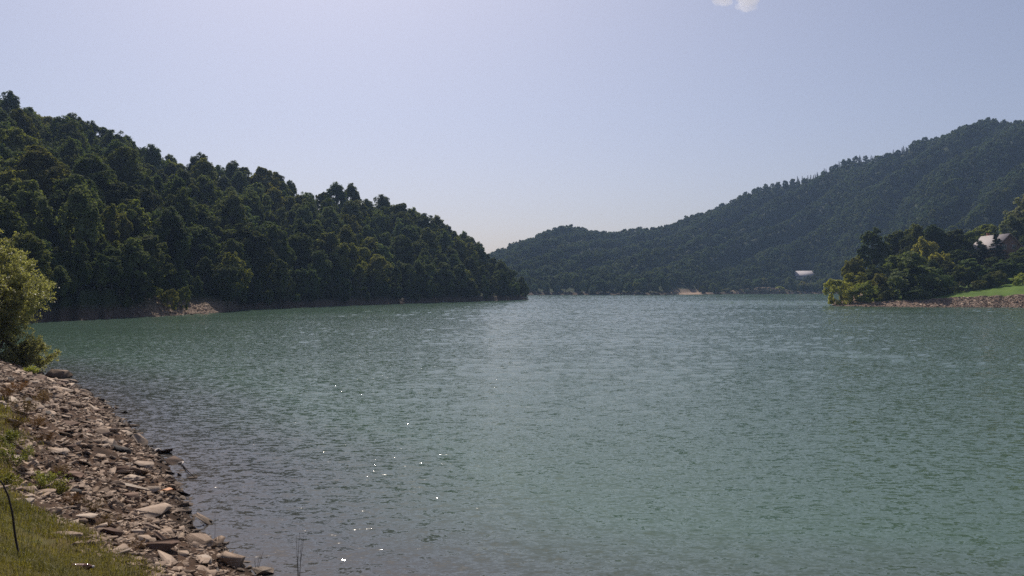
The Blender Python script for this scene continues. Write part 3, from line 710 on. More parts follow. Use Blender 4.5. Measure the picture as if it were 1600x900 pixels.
# ------------------------------------------------------------------ trees on the point of land (px, top y, distance, width px, variant, tone, description)
PEN = [
 (1313, 433, 211, 34, 'round0', 'yellow-green', 'small yellowish willow shrub at the outer end of the point'),
 (1331, 423, 216, 34, 'round1', 'yellow-green', 'tallest yellow-green shrub at the outer end of the point'),
 (1352, 438, 208, 40, 'round0', 'yellow-green', 'low spreading yellow shrub leaning over the stony shore'),
 (1374, 425, 214, 36, 'round1', 'olive green', 'olive shrub between yellow shrubs and the big bushy tree'),
 (1388, 452, 206, 22, 'round0', 'olive green', 'small low bush left of the big bushy tree foot'),
 (1412, 392, 212, 78, 'round1', 'grey-green', 'big rounded grey-green bushy tree on the stony shore'),
 (1442, 410, 214, 60, 'round0', 'grey-green', 'grey-green bush joined to right of the big bushy tree'),
 (1458, 436, 209, 34, 'round1', 'olive green', 'dark low bush at the left end of the meadow'),
 (1430, 446, 205, 50, 'round0', 'dark green', 'dark low thicket under the big bushy tree'),
 (1337, 398, 232, 36, 'broad2', 'olive green', 'olive tree behind the yellow shrubs, leftmost of the back row'),
 (1352, 380, 246, 34, 'slender0', 'dark green', 'dark slender tree left of the tall dark pointed tree'),
 (1364, 354, 252, 36, 'slender1', 'dark green', 'tall dark pointed tree at left end of the back row'),
 (1382, 366, 250, 40, 'broad0', 'dark green', 'dark broad tree right of the tall dark pointed tree'),
 (1402, 358, 256, 44, 'broad3', 'dark green', 'dark tree rising behind the big grey-green bushy tree'),
 (1420, 366, 250, 38, 'broad1', 'dark green', 'dark tree between bushy tree and the golden tree'),
 (1436, 347, 262, 46, 'broad5', 'olive green', 'tallest olive tree in the back row behind golden tree'),
 (1445, 367, 240, 36, 'broad4', 'yellow-green', 'golden yellow-green tree standing out before the dark row'),
 (1463, 349, 258, 44, 'broad1', 'dark green', 'dark tall tree right of the golden tree'),
 (1468, 391, 230, 34, 'broad2', 'yellow-green', 'golden-brown small tree halfway down above the meadow end'),
 (1486, 356, 256, 44, 'broad3', 'dark green', 'dark broad tree in back row midway to the house'),
 (1482, 405, 224, 36, 'broad0', 'dark green', 'dark tree behind the left end of the meadow'),
 (1499, 388, 238, 40, 'broad5', 'dark green', 'dark green tree midway between golden tree and house'),
 (1511, 360, 262, 44, 'broad4', 'dark green', 'dark tree in back row left of the house roof'),
 (1498, 412, 221, 34, 'broad2', 'olive green', 'olive tree at back edge of the meadow, left one'),
 (1513, 402, 224, 40, 'broad3', 'grey-green', 'pale grey-green leafy tree at the back of the meadow'),
 (1541, 349, 276, 56, 'broad1', 'olive green', 'broad olive tree directly behind the house chimney'),
 (1524, 394, 236, 32, 'conifer1', 'conifer', 'narrow dark fir left of the pair before the house'),
 (1537, 380, 238, 32, 'conifer0', 'conifer', 'dark fir covering the left roof slope of the house'),
 (1548, 400, 232, 26, 'slender1', 'dark green', 'slender dark tree between the two firs at the house'),
 (1559, 364, 240, 34, 'conifer1', 'conifer', 'tallest dark fir before the middle of the house'),
 (1572, 403, 226, 42, 'broad0', 'grey-green', 'grey-green tree under the brick gable by the meadow'),
 (1590, 396, 232, 36, 'broad4', 'dark green', 'dark tree under the right side of the brick gable'),
 (1604, 384, 238, 40, 'broad3', 'dark green', 'dark tree cut by the right picture edge'),
 (1598, 425, 214, 26, 'round0', 'yellow-green', 'small yellow-green bush at the right edge of meadow'),
 (1540, 428, 217, 30, 'round1', 'dark green', 'dark round bush at back of meadow before the firs'),
 (1556, 421, 219, 28, 'round0', 'olive green', 'olive bush at back of meadow below the tallest fir'),
 (1503, 439, 213, 11, 'slender0', 'pale green', 'little pale green sapling at the meadow edge, left one'),
 (1521, 438, 213, 9, 'slender1', 'pale green', 'little pale green sapling at the meadow edge, right one'),
 (1484, 446, 212, 24, 'round1', 'dark green', 'low dark bush behind the left tip of the meadow'),
 (1531, 436, 215, 22, 'round0', 'olive green', 'low olive bush behind the meadow right of saplings'),
 (1470, 430, 216, 34, 'round0', 'dark green', 'dark bush above the left tip of the meadow'),
 (1606, 301, 285, 66, 'broad2', 'pale green', 'tall pale green tree rising behind the house at picture edge'),
 (1590, 333, 281, 40, 'broad4', 'pale green', 'lower pale green tree right behind the brick gable'),
 (1366, 412, 224, 34, 'broad0', 'dark green', 'dark green tree behind the olive shrub on the point'),
 (1398, 402, 228, 36, 'broad4', 'dark green', 'dark tree close behind the left side of bushy tree'),
 (1457, 404, 224, 36, 'broad1', 'dark green', 'dark tree close behind the right side of bushy tree'),
]
for px, ty, Yd, wpx, var, tone, lab in PEN:
    z = float(h_pen(px, Yd)); x = (px - 800) / F * Yd
    ztop = CAMZ + (HZ - ty) / F * Yd
    s = (ztop - z) / VAR[var][2]; sxy = (wpx / F * Yd / 2) / VAR[var][3] / s
    e = make_tree('conifer_tree' if tone == 'conifer' else 'broadleaf_tree' if not var.startswith('round') else 'shrub', var, x, Yd, z - .2, s, tone, sxy=sxy * (1.22 if var.startswith('round') else 1.3 if var.startswith('con') else .98))
    tag(e, lab, 'tree' if not var.startswith('round') else 'shrub', 'trees and shrubs on the point')

# bright shrubs on the stony spit of the left hill, and the lit cascade of leaves above it
for px, ty, by, Yd, wpx, tone, lab in [
    (240, 443, 470, 139, 22, 'yellow-green', 'bright yellow-green shrub at left on the stony spit'),
    (262, 449, 472, 138, 28, 'yellow-green', 'low bright leafy shrub in middle of the stony spit'),
    (284, 444, 470, 142, 20, 'olive green', 'upright green shrub at right on the stony spit'),
    (228, 418, 462, 142, 22, 'olive green', 'taller sunlit shrub climbing behind the stony spit'),
    (216, 392, 450, 146, 30, 'olive green', 'sunlit olive shrub hanging above the stony spit shrubs')]:
    x = (px - 800) / F * Yd; z = max(float(h_left(px, Yd)), CAMZ + (HZ - by) / F * Yd - 2.5)
    z = float(h_left(px, Yd)); ztop = CAMZ + (HZ - ty) / F * Yd; s = max((ztop - z), 1.5) / VAR['round0'][2]
    e = make_tree('shrub', 'round%d' % (px % 2), x, Yd, z - .2, s, tone, sxy=(wpx / F * Yd / 2) / VAR['round0'][3] / s)
    tag(e, lab, 'shrub', 'shrubs on the stony spit')
# small shore shrubs at the foot of the far hills
for k, (px, ty, wpx, tone, lab) in enumerate([
    (1098, 443, 10, 'olive green', 'olive bush at left end behind the sandy far spit'),
    (1117, 441, 17, 'grey-green', 'round grey-green bush standing at the waterline of far spit'),
    (1134, 449, 14, 'pale green', 'low pale bush right of the round grey-green one'),
    (1152, 447, 10, 'dark green', 'dark bush above the eroded far bank, left end'),
    (1168, 437, 18, 'dark green', 'dark bushy tree above the eroded far bank'),
    (1192, 434, 16, 'olive green', 'olive bush behind the small far grass terrace'),
    (1219, 446, 12, 'yellow-green', 'yellow-green bush right of the small far grass terrace'),
    (1233, 432, 22, 'dark green', 'dark round tree below left of the far cottage'),
    (1254, 436, 18, 'yellow-green', 'yellow-green bush right below the far cottage roof'),
    (1268, 441, 18, 'grey-green', 'pale round bush below right of the far cottage'),
    (1288, 430, 26, 'dark green', 'dark tree at the far shore beside the yellow shrubs'),
    ]):
    Ys = np.interp(px, *zip(*F_SH)); Yd = Ys + (8 if px < 1230 else 14)
    if px in (1192,): Yd = Ys + 34
    x = (px - 800) / F * Yd; z = float(h_far(px, Yd)); ztop = CAMZ + (HZ - ty) / F * Yd
    s = max(ztop - z, 2.5) / VAR['round1'][2]
    e = make_tree('shrub', 'round%d' % (k % 2), x, Yd, z - .2, s, tone, sxy=(wpx / F * Yd / 2) / VAR['round1'][3] / s)
    tag(e, lab, 'shrub', 'bushes along the far shore')

# ------------------------------------------------------------------ willow at the left edge (foliage of narrow leaves on many stems)
def stem_shrub(seed, H, Rr, nst, ntw, nlf, leaf, asp, rad=.03, spread=1.0, droop=.15):
    rg = np.random.default_rng(seed); st = []; P = []; Nn = []; tint = []
    for i in range(nst):
        az = rg.uniform(0, 6.283); rr = Rr * math.sqrt(rg.random()) * spread; hh = H * (1 - .45 * (rr / Rr) ** 2) * rg.uniform(.72, 1.0)
        b = np.array([math.cos(az), math.sin(az), 0]) * rr * .13
        e = np.array([math.cos(az) * rr, math.sin(az) * rr, hh])
        t = np.linspace(0, 1, 8)[:, None]
        pl = b * (1 - t) + e * t; pl[:, 2] = hh * (t[:, 0] ** .85); pl[:, :2] += np.cumsum(rg.normal(size=(8, 2)) * .02 * H / 8, 0)
        st.append(tube(pl, np.linspace(rad, rad * .2, 8) * rg.uniform(.6, 1.2), 4, False))
        for k in range(ntw):
            u = rg.uniform(.22, 1) ** .8; j = min(int(u * 7), 6); f = u * 7 - j; p0 = pl[j] * (1 - f) + pl[j + 1] * f
            dv = unit(np.array([math.cos(az), math.sin(az), .5]) * .5 + rg.normal(size=3) * .8 + [0, 0, .35]); ln = H * rg.uniform(.07, .17) * (1.15 - .5 * u)
            tt = np.linspace(0, 1, 4)[:, None]; q = p0 + dv * ln * tt; q[:, 2] -= droop * ln * tt[:, 0] ** 2 * 2
            st.append(tube(q, np.linspace(rad * .22, rad * .08, 4), 3, False))
            m = nlf; s_ = rg.uniform(.15, 1.05, m)[:, None]
            pp = p0 + dv * ln * s_ + rg.normal(size=(m, 3)) * leaf * .9; pp[:, 2] -= droop * ln * s_[:, 0] ** 2 * 2
            P.append(pp); Nn.append(unit(rg.normal(size=(m, 3)) + [0, 0, .5])); tint.append(np.clip(rg.random() * .5 + rg.random(m) * .5, 0, 1))
    P = np.concatenate(P); P[:, 2] = np.maximum(P[:, 2], .05)
    V, Q = cards(P, np.concatenate(Nn), leaf, rg, asp)
    return V, Q, np.concatenate(tint), merge(st)
def place_shrub(name, res, lm, sm, loc, lab, cat, group=None, s=1, pn='foliage'):
    V, Q, tint, (sv, sq) = res
    e = link(name, None, loc=loc); e.scale = (s, s, s); e.rotation_euler = (0, 0, random.uniform(0, 6))
    link('stems', np_mesh('stems', sv, sq, [sm], smooth=True), e)
    link(pn, np_mesh(pn, V, Q, [lm], face_attr={'tint': tint}), e)
    return tag(e, lab, cat, group)
place_shrub('willow_shrub', stem_shrub(5, 7.9, 4.1, 70, 34, 54, .064, .42, .035), LM['willow'], REDTWIG, (-28.5, 41.2, .2), 'large pale yellow-green willow shrub leaning in from the left edge', 'shrub', 'willow shrubs at left edge')
place_shrub('willow_shrub', stem_shrub(6, 2.4, 1.7, 26, 22, 34, .058, .38, .02, 1.0, .5), LM['willow'], REDTWIG, (-26.3, 41.8, .1), 'low drooping willow branches hanging over water right of the large shrub', 'shrub', 'willow shrubs at left edge')

# ------------------------------------------------------------------ stones
def rock_shape(seed, flat=.28, elong=1.4, npt=16):
    rg = np.random.default_rng(seed)
    bm = bmesh.new()
    P = unit(rg.normal(size=(npt, 3))) * rg.uniform(.75, 1.0, (npt, 1))
    P = np.sign(P) * np.abs(P) ** .8 * [elong / 2, .5, flat / 2 * 1.2]
    P[:, 2] = np.clip(P[:, 2], -flat / 2, flat / 2 * rg.uniform(.7, 1))
    for p in P: bm.verts.new(p)
    r = bmesh.ops.convex_hull(bm, input=bm.verts)
    bmesh.ops.delete(bm, geom=[v for v in bm.verts if not v.link_faces], context='VERTS')
    bmesh.ops.dissolve_limit(bm, angle_limit=R(9), verts=bm.verts, edges=bm.edges)
    bmesh.ops.bevel(bm, geom=list(bm.edges), offset=.006, segments=1, affect='EDGES', profile=.6)
    bmesh.ops.triangulate(bm, faces=bm.faces)
    V = np.array([v.co[:] for v in bm.verts]); Q = np.array([[v.index for v in f.verts] for f in bm.faces]); bm.free()
    # a little unevenness
    V = V + (rg.normal(size=V.shape)) * .003
    return V, Q
RK = [rock_shape(300 + i, flat=[.12, .18, .24, .15, .36, .2, .11, .28][i % 8], elong=[1.6, 1.3, 1.2, 1.9, 1.15, 1.5, 1.35, 1.7][i % 8], npt=[9, 11, 14, 10][i % 4]) for i in range(14)]
BLD = [rock_shape(340 + i, flat=.8, elong=1.3, npt=20) for i in range(3)]
rk_me = {}
def rock_mesh(kind, i, tone):
    k = (kind, i, tone)
    if k not in rk_me:
        V, Q = (RK if kind == 's' else BLD)[i]
        rk_me[k] = np_mesh('stone', V, Q, [ST[tone]], vert_attr=None)
    return rk_me[k]
def slope_rot(x, y, rz, tilt=.0, rg=random):
    e = .3; nx = -(float(h_bank(x + e, y)) - float(h_bank(x - e, y))) / (2 * e); ny = -(float(h_bank(x, y + e)) - float(h_bank(x, y - e))) / (2 * e)
    n = Vector((nx * .55 + rg.gauss(0, tilt), ny * .55 + rg.gauss(0, tilt), 1)).normalized()
    return (n.to_track_quat('Z', 'Y').to_matrix() @ Matrix.Rotation(rz, 3, 'Z')).to_euler()
stones = []      # x, y, size
def put_stone(x, y, z, size, kind, i, tone, rot, zs=1.0, name='stone', sx=1.0):
    o = link(name, rock_mesh(kind, i, tone), loc=(x, y, z)); o.rotation_euler = rot; o.scale = (size * sx, size, size * zs)
    stones.append((x, y, size)); return o
SPECIAL = [ # px, py, width px, kind, idx, tone, zscale, rz, tilt, sx, label
 (92, 590, 34, 'b', 0, 'grey-brown', .75, .4, .1, 1.0, 'pointed grey boulder at the far end of the bank by water'),
 (57, 584, 22, 'b', 1, 'pale sandy', .7, 1.2, .1, 1.0, 'rounded pale boulder left of the pointed grey boulder'),
 (110, 598, 20, 'b', 2, 'grey-brown', .6, 2.2, .1, 1.0, 'low dark boulder touching the pointed boulder at the waterline'),
 (102, 611, 34, 's', 3, 'pale sandy', 1.0, 2.5, .25, 1.2, 'long tilted slab leaning below the pointed grey boulder'),
 (93, 707, 36, 's', 1, 'pale sandy', 1.0, .2, .15, 1.1, 'flat pale slab lying alone right of the green leafy clump'),
 (232, 802, 66, 's', 3, 'grey-brown', 1.7, -.35, .0, 1.2, 'long thick grey slab standing on edge near the waterline'),
 (216, 741, 40, 's', 5, 'pale sandy', 1.3, 2.6, .3, 1.0, 'big pale slab tilted toward the water above the long slab'),
 (226, 728, 34, 's', 1, 'pale sandy', 1.0, .1, .12, 1.0, 'pale slab just right above the big tilted pale one'),
 (190, 735, 22, 'b', 1, 'reddish-brown', .8, .8, .1, 1.0, 'rounded reddish-brown stone left of the big pale slab'),
 (203, 764, 50, 's', 0, 'pale sandy', 1.2, .3, .05, 1.15, 'wide flat pale slab in the middle of the stony bank'),
 (240, 768, 26, 's', 4, 'pale sandy', 1.3, 1.5, .3, .9, 'upright pale triangular stone right of the wide flat slab'),
 (311, 852, 52, 'b', 0, 'grey-brown', .62, .3, .2, 1.1, 'massive folded grey-brown block at the water near bottom'),
 (251, 856, 50, 's', 5, 'reddish-brown', 1.6, -.5, .35, 1.1, 'large brown slab half buried left of the massive block'),
 (316, 876, 38, 's', 1, 'pale sandy', 1.2, .1, .1, 1.0, 'pale flat slab below the massive grey-brown block'),
 (358, 881, 50, 's', 7, 'grey-brown', 1.3, -.4, .15, 1.0, 'thick grey-brown slab at bottom, second from the corner slab'),
 (408, 894, 34, 's', 3, 'pale sandy', 1.4, -.75, .35, 1.0, 'slanting corner slab at bottom end of the stony bank'),
 (45, 785, 22, 's', 4, 'pale sandy', 1.0, .1, .1, .9, 'small pale stone set in the grass left of centre bank'),
 (125, 762, 28, 's', 1, 'pale sandy', 1.1, .3, .2, 1.1, 'pale slab edge right of the lower green clump'),
 (135, 797, 34, 's', 5, 'reddish-brown', 1.2, .2, .25, 1.0, 'brown slab among dry weeds at the grass edge'),
 (122, 771, 24, 's', 2, 'dark grey', 1.5, 1.0, .3, 1.0, 'dark blocky stone in the hollow under the pale slab edge'),
 (215, 833, 24, 's', 2, 'pale sandy', 1.2, .3, .1, 1.0, 'pale stone below the left end of the long slab'),
 (30, 645, 24, 's', 1, 'pale sandy', 1.2, .2, .2, 1.0, 'pale stone at left edge above the green clumps'),
 (160, 677, 24, 'b', 2, 'grey-brown', .7, .3, .1, 1.0, 'rounded boulder in the upper bank above the flat slab'),
 (88, 622, 26, 's', 5, 'grey-brown', 1.4, .5, .3, 1.0, 'grey slab below the long tilted slab near far end'),
]
for (px, py, wpx, kd, i, tone, zs, rz, tl, sx, lab) in SPECIAL:
    x, y, z = bank_at(px, py); size = wpx / F * y / (1.25 * sx) * 1.3
    o = put_stone(x, y, z + size * .08, size, kd, i, tone, slope_rot(x, y, rz, tl * .5), zs, sx=sx)
    tag(o, lab, 'stone', 'large stones on the bank')
# generic larger stones
gen = []
tries = 0
lst = []
while len(lst) < 235 and tries < 20000:
    tries += 1
    t = random.random() ** .8; yy = 8.5 + 31 * t ** 1.25
    sx_ = np.interp(yy, SHORE[::1][3:17, 1], SHORE[3:17, 0])
    d_ = random.uniform(-.25, 5.0)
    x = sx_ - d_ * 1.25; y = yy - .35 * d_
    d = float(shore_dist(x, y)); px = 800 + F * x / y
    if px < -20 or px > 440 or d < -.3: continue
    if float(grass_mask(x, y)) > .55 or (float(grass_mask(x, y)) > .2 and random.random() < .7): continue
    size = float(np.clip(random.lognormvariate(-1.15, .38), .17, .62)) * (1.0 if y < 22 else 1.2)
    py = HZ + (CAMZ - max(float(h_bank(x, y)), 0)) / y * F
    if py > 905: continue
    if any((x - a) ** 2 + (y - b) ** 2 < (.48 * (size + c)) ** 2 for a, b, c in stones): continue
    i = random.randrange(14); tone = random.choices(list(ST), [.5, .18, .22, .1])[0]
    o = put_stone(x, y, max(float(h_bank(x, y)), -.05) + size * .05, size, 's', i, tone, slope_rot(x, y, random.gauss(.3, .9), .26), random.uniform(.8, 1.3))
    lst.append((px, py, d, tone, size, o))
cells = {}
for r in lst:
    px, py, d, tone, size, o = r
    sec = 'beside the far boulders' if py < 625 else 'above the left green clump' if py < 665 else 'level with the left green clump' if py < 700 else 'level with the flat pale slab' if py < 725 else 'level with the tilted pale slab' if py < 752 else \
          'level with the wide flat slab' if py < 785 else 'level with the long slab' if py < 820 else 'level with the massive block' if py < 860 else 'near the bottom corner'
    row = "at the water's edge" if d < .8 else 'mid-bank' if d < 2.4 else 'high on the bank'
    cells.setdefault((sec, row), []).append(r)
for (sec, row), rs in cells.items():
    rs.sort(key=lambda r: r[0])
    for k, (px, py, d, tone, size, o) in enumerate(rs):
        nn = 'only one' if len(rs) == 1 else ordn(k) + ('' if k == 0 else ' from left')
        tag(o, '%s stone %s %s, %s' % (tone, row, sec, nn), 'stone', 'stones on the near bank')
# small stones: one uncountable mass
def scatter_stones(name, pts, lab, lo, hi, hfun, tone, sub=.05, rgs=3):
    rg = np.random.default_rng(rgs); Vs, Qs, tn, off = [], [], [], 0
    SM = [(V, Q) for V, Q in (rock_shape(400 + i, .3, 1.35, 9) for i in range(8))]
    for (x, y, z, s) in pts:
        V, Q = SM[rg.integers(8)]
        a = rg.uniform(0, 6.283); e = Matrix.Rotation(rg.normal() * .35, 3, 'X') @ Matrix.Rotation(rg.normal() * .35 , 3, 'Y') @ Matrix.Rotation(a, 3, 'Z')
        M = np.array(e); sc = s * rg.uniform(.8, 1.2, 3)
        Vs.append((V * sc) @ M.T + (x, y, z + s * sub)); Qs.append(Q + off); off += len(V); tn.append(np.full(len(Q), rg.random()))
    me = np_mesh(name, np.concatenate(Vs), np.concatenate(Qs), [ST[tone]], face_attr={'tint': np.concatenate(tn)})
    return tag(link(name, me), lab, 'stones', kind='stuff')
n_ = 60000
yy = 8 + 34 * rng.random(n_) ** 1.9; sx_ = np.interp(yy, SHORE[3:19, 1], SHORE[3:19, 0]); d_ = rng.uniform(-.5, 6, n_)
x = sx_ - d_ * 1.25; y = yy - .35 * d_
d = shore_dist(x, y); gm = grass_mask(x, y); px = 800 + F * x / y
keep = (d > -.5) & (px > -60) & (px < 470) & (gm < .5 + .3 * rng.random(n_)) & (rng.random(n_) > gm * 1.2) & (rng.random(n_) < .66 + 1.0 * fbm(x / 1.3, y / 1.3, 71))
x, y = x[keep][:22000], y[keep][:22000]; z = h_bank(x, y)
s = np.clip(np.exp(rng.normal(-2.55, .5, len(x))), .03, .28) * np.interp(y, [8, 20, 40], [.95, 1.15, 1.6])
xe, ye = rng.uniform(-5, 13, 9000), rng.uniform(3, 14, 9000); de = shore_dist(xe, ye)
ke = (de > -.5) & (de < 3) & ((800 + F * xe / ye > 465) | (HZ + 4.0 * F / ye > 960)) & (rng.random(9000) > grass_mask(xe, ye) * 1.1)
xe, ye = xe[ke][:2600], ye[ke][:2600]; se = np.clip(np.exp(rng.normal(-2.4, .55, len(xe))), .03, .4)
x, y, s = np.r_[x, xe], np.r_[y, ye], np.r_[s, se]; z = h_bank(x, y)
scatter_stones('small_stones', list(zip(x, y, z, s)), 'loose grey-brown stone rubble covering the near bank', .03, .3, h_bank, 'grey-brown')
# rubble on the right-hand shore and the left spit, and on the eroded bank by the tip
pts = []
for _ in range(8500):
    px = random.uniform(1300, 1800)
    if px < 1440 and random.random() < .6: continue
    Ys = np.interp(px, *zip(*P_SH)); dd = random.uniform(-.6, 7.8)
    Yd = Ys + dd; pts.append(((px - 800) / F * Yd, Yd, float(h_pen(px, Yd)), float(np.clip(random.lognormvariate(-1.1, .45), .15, .9))))
for _ in range(2200):
    px = random.uniform(205, 385) if random.random() < .7 else random.uniform(100, 822)
    Ys = np.interp(px, *zip(*L_SH)); Yd = Ys + random.uniform(-.5, 9 if px < 385 else 3.2)
    pts.append(((px - 800) / F * Yd, Yd, float(h_left(px, Yd)), float(np.clip(random.lognormvariate(-1.35, .45), .12, .6))))
for _ in range(900):
    px = random.choice([random.uniform(1130, 1300), random.uniform(1040, 1060), random.uniform(1170, 1215)]); Ys = np.interp(px, *zip(*F_SH)); Yd = Ys + random.uniform(-1, 7)
    pts.append(((px - 800) / F * Yd, Yd, float(h_far(px, Yd)), random.uniform(.5, 2.0)))
scatter_stones('shore_rubble', pts, 'brownish stone rubble along the far and right-hand shores', .2, 1, None, 'grey-brown')
# single stones out in the water
for px, py, wpx, tone, lab in [(327, 816, 13, 'dark grey', 'dark stone alone in the water off the massive block'),
                               (237, 698, 8, 'dark grey', 'small dark stone in the water, upper one of two'),
                               (230, 706, 9, 'dark grey', 'small dark stone in the water, lower one of two'),
                               (301, 827, 5, 'reddish-brown', 'tiny reddish stone in water beside the bank below long slab')]:
    Yd = CAMZ * F / (py - HZ); s = wpx / F * Yd / 1.2
    o = put_stone((px - 800) / F * Yd, Yd, .02, s, 's', 4, tone, (0, 0, .3), 1.0); tag(o, lab, 'stone', 'stones out in the water')

# ------------------------------------------------------------------ sunken pale scraps, driftwood, stalks, litter
M_PALE = plain('bleached_wood', (.36, .32, .29), .8, noise=.3)
def wood_stick(name, pts, rad, m, lab, cat, n=6, group=None):
    v, q = tube(pts, rad, n); p0 = Vector(pts[0]); o = link(name, np_mesh(name, v - np.array(p0), q, [m], smooth=True), loc=p0)
    return tag(o, lab, cat, group)
def wpt(px, py, z=.0): Yd = (CAMZ - z) * F / (py - HZ); return ((px - 800) / F * Yd, Yd, z)
wood_stick('driftwood', [wpt(236, 707, .01), wpt(248, 702, .03), wpt(254, 705, .02)], [.05, .045, .02], M_PALE, 'pale bleached driftwood piece floating beside the two dark stones', 'driftwood')
wood_stick('driftwood', [wpt(279, 724, .01), wpt(286, 722, .06), wpt(284, 727, .02)], [.03, .03, .015], M_PALE, 'small pale driftwood bit floating off the tilted slab', 'driftwood')
wood_stick('branch', [wpt(286, 728, .01), wpt(296, 738, .05), wpt(305, 746, .02)], [.018, .013, .006], TWIG, 'thin dark branch lying in the water off the bank', 'branch')
# dark bent stalk at the left edge
def up(px, py, Yd): return ((px - 800) / F * Yd, Yd, CAMZ - (py - HZ) / F * Yd)
bx_, by_, bz_ = bank_at(31, 872)
st = [up(a, b, by_) for a, b in ((31, 874), (24, 840), (19, 800), (13, 775), (4, 755), (-8, 742))]
wood_stick('dead_stalk', st, [.012, .012, .011, .010, .008, .004], TWIG, 'dark bent bare stalk rising from grass at left edge', 'stalk')
bx_, by_, bz_ = bank_at(52, 882)
wood_stick('dead_stalk', [up(a, b, by_ + .1 * k) for k, (a, b) in enumerate(((52, 882), (44, 872), (36, 862)))], [.004, .004, .002], M_PALE, 'thin pale straw stalk leaning in the grass by the bent stalk', 'stalk')
def thin_stems(px, base, tops, lab, red=.0035, m=TWIG):
    x0, y0, z0 = bank_at(px, base) if base < 899 else bank_at(px, base)
    parts = []
    for (tx, ty) in tops:
        a = np.array(up(px + random.uniform(-1, 1), base, y0)); b = np.array(up(tx, ty, y0 + random.uniform(-.1, .1)))
        a[2] -= .05; mid = (a + b) / 2 + [random.gauss(0, .01), 0, 0]; parts.append(tube([a, mid, b], [red, red * .8, red * .35], 4, False))
        dv = (b - a)
        for f in (.62, .75, .88):
            s0 = a + dv * f; parts.append(tube([s0, s0 + np.array([random.choice((-1, 1)) * .03, random.uniform(-.02, .02), .05])], [red * .4, red * .2], 3, False))
    V, Q = merge(parts); p0 = np.array([x0, y0, z0]); o = link('weed_stalk', np_mesh('weed_stalk', V - p0, Q, [m]), loc=p0); return tag(o, lab, 'stalk', 'dry stems on the bank')
thin_stems(467, 915, [(463, 838), (468, 832), (475, 836), (471, 842)], 'tall thin bunch of dry stems against water at the bottom', .0045)
thin_stems(336, 856, [(336, 800)], 'single thin upright stem against water by massive block')
thin_stems(402, 890, [(398, 874), (411, 862), (405, 868)], 'short dark weed stems above the slanting corner slab')
thin_stems(205, 742, [(204, 714)], 'thin upright stem before the big pale slab')
thin_stems(96, 715, [(101, 690)], 'thin stem on the middle bank beside flat pale slab')
thin_stems(38, 645, [(42, 600), (35, 615)], 'thin dark twigs on the upper bank at left')
thin_stems(132, 619, [(133, 604)], 'single thin stem at the waterline right of far boulders')
thin_stems(244, 690, [(243, 672), (246, 676)], 'small brown twigs standing at the waterline above two stones')
thin_stems(352, 866, [(351, 850), (357, 856), (346, 858)], 'wispy dry stems just behind the massive block')

# driftwood logs on the left spit
def lpt(px, py, Yd): return ((px - 800) / F * Yd, Yd, CAMZ - (py - HZ) / F * Yd)
def log_on(pxa, pxb, off, lift, rad, lab):
    pts = []
    for t in np.linspace(0, 1, 5):
        px = pxa + (pxb - pxa) * t; Yd = float(np.interp(px, *zip(*L_SH))) + off[0] + (off[1] - off[0]) * t
        pts.append(((px - 800) / F * Yd, Yd, float(h_left(px, Yd)) + rad + lift * (1 - t)))
    wood_stick('fallen_log', pts, [rad, rad * .9, rad * .8, rad * .6, rad * .3], REDTWIG, lab, 'log', 8, 'fallen logs on the left shore')
log_on(222, 268, (9, 3), .8, .20, 'long fallen log slanting down the stony spit')
log_on(352, 384, (8, 2.5), .6, .18, 'fallen log slanting to water right of the stony spit')

# litter: plastic bottle in the grass
bx_, by_, bz_ = bank_at(129, 893)
M_BOT = plain('brown_plastic', (.17, .075, .055), .12, noise=.1, trans=.35, ior=1.45)
M_CAP = plain('cap_plastic', (.55, .5, .5), .4); M_LAB = plain('bottle_label', (.22, .12, .12), .5, noise=.2)
def lathe(prof, n=20):
    a = np.arange(n) * 2 * math.pi / n; V = [];
    for x, r in prof: V += [(x, r * math.cos(t), r * math.sin(t)) for t in a]
    Q = [(i * n + j, i * n + (j + 1) % n, (i + 1) * n + (j + 1) % n, (i + 1) * n + j) for i in range(len(prof) - 1) for j in range(n)]
    return np.array(V), np.array(Q)
e = tag(link('plastic_bottle', None, loc=(bx_, by_, bz_ + .055)), 'brown plastic bottle lying on its side in the foreground grass', 'bottle')
e.rotation_euler = (0, R(3), R(6))
V, Q = lathe([(-.125, .001), (-.125, .026), (-.118, .036), (-.085, .038), (-.075, .034), (-.03, .033), (.02, .034), (.03, .038), (.06, .037), (.085, .026), (.105, .014), (.118, .0135), (.118, .001)])
link('body', np_mesh('bottle_body', V, Q, [M_BOT], smooth=True), e)
V, Q = lathe([(.112, .001), (.112, .0165), (.130, .0165), (.131, .001)]); link('cap', np_mesh('bottle_cap', V, Q, [M_CAP]), e)
V, Q = lathe([(-.070, .0352), (-.03, .0345), (.018, .0352)]); link('wrapper', np_mesh('bottle_wrapper', V, Q, [M_LAB], smooth=True), e)
# orange scrap between stones
x0, y0, z0 = bank_at(262, 772)
V, Q = merge([(np.array([(-.16, -.05, 0), (-.05, -.09, .05), (.0, .06, .07), (-.12, .09, .02), (.02, -.07, .03), (.15, -.04, .06), (.17, .05, .0), (.04, .08, .05)], float), np.array([(0, 1, 2, 3), (4, 5, 6, 7), (1, 4, 7, 2)]))])
Vt = np.concatenate([V, V - [0, 0, .012]]); Qt = np.concatenate([Q, Q[:, ::-1] + len(V)])
tag(link('orange_scrap', np_mesh('orange_scrap', Vt, Qt, [plain('orange_scrap', (.42, .15, .03), .6, noise=.3, scale=20)]), loc=(x0, y0, z0 + .07)), 'small rusty orange scrap lying among stones by the waterline', 'litter')

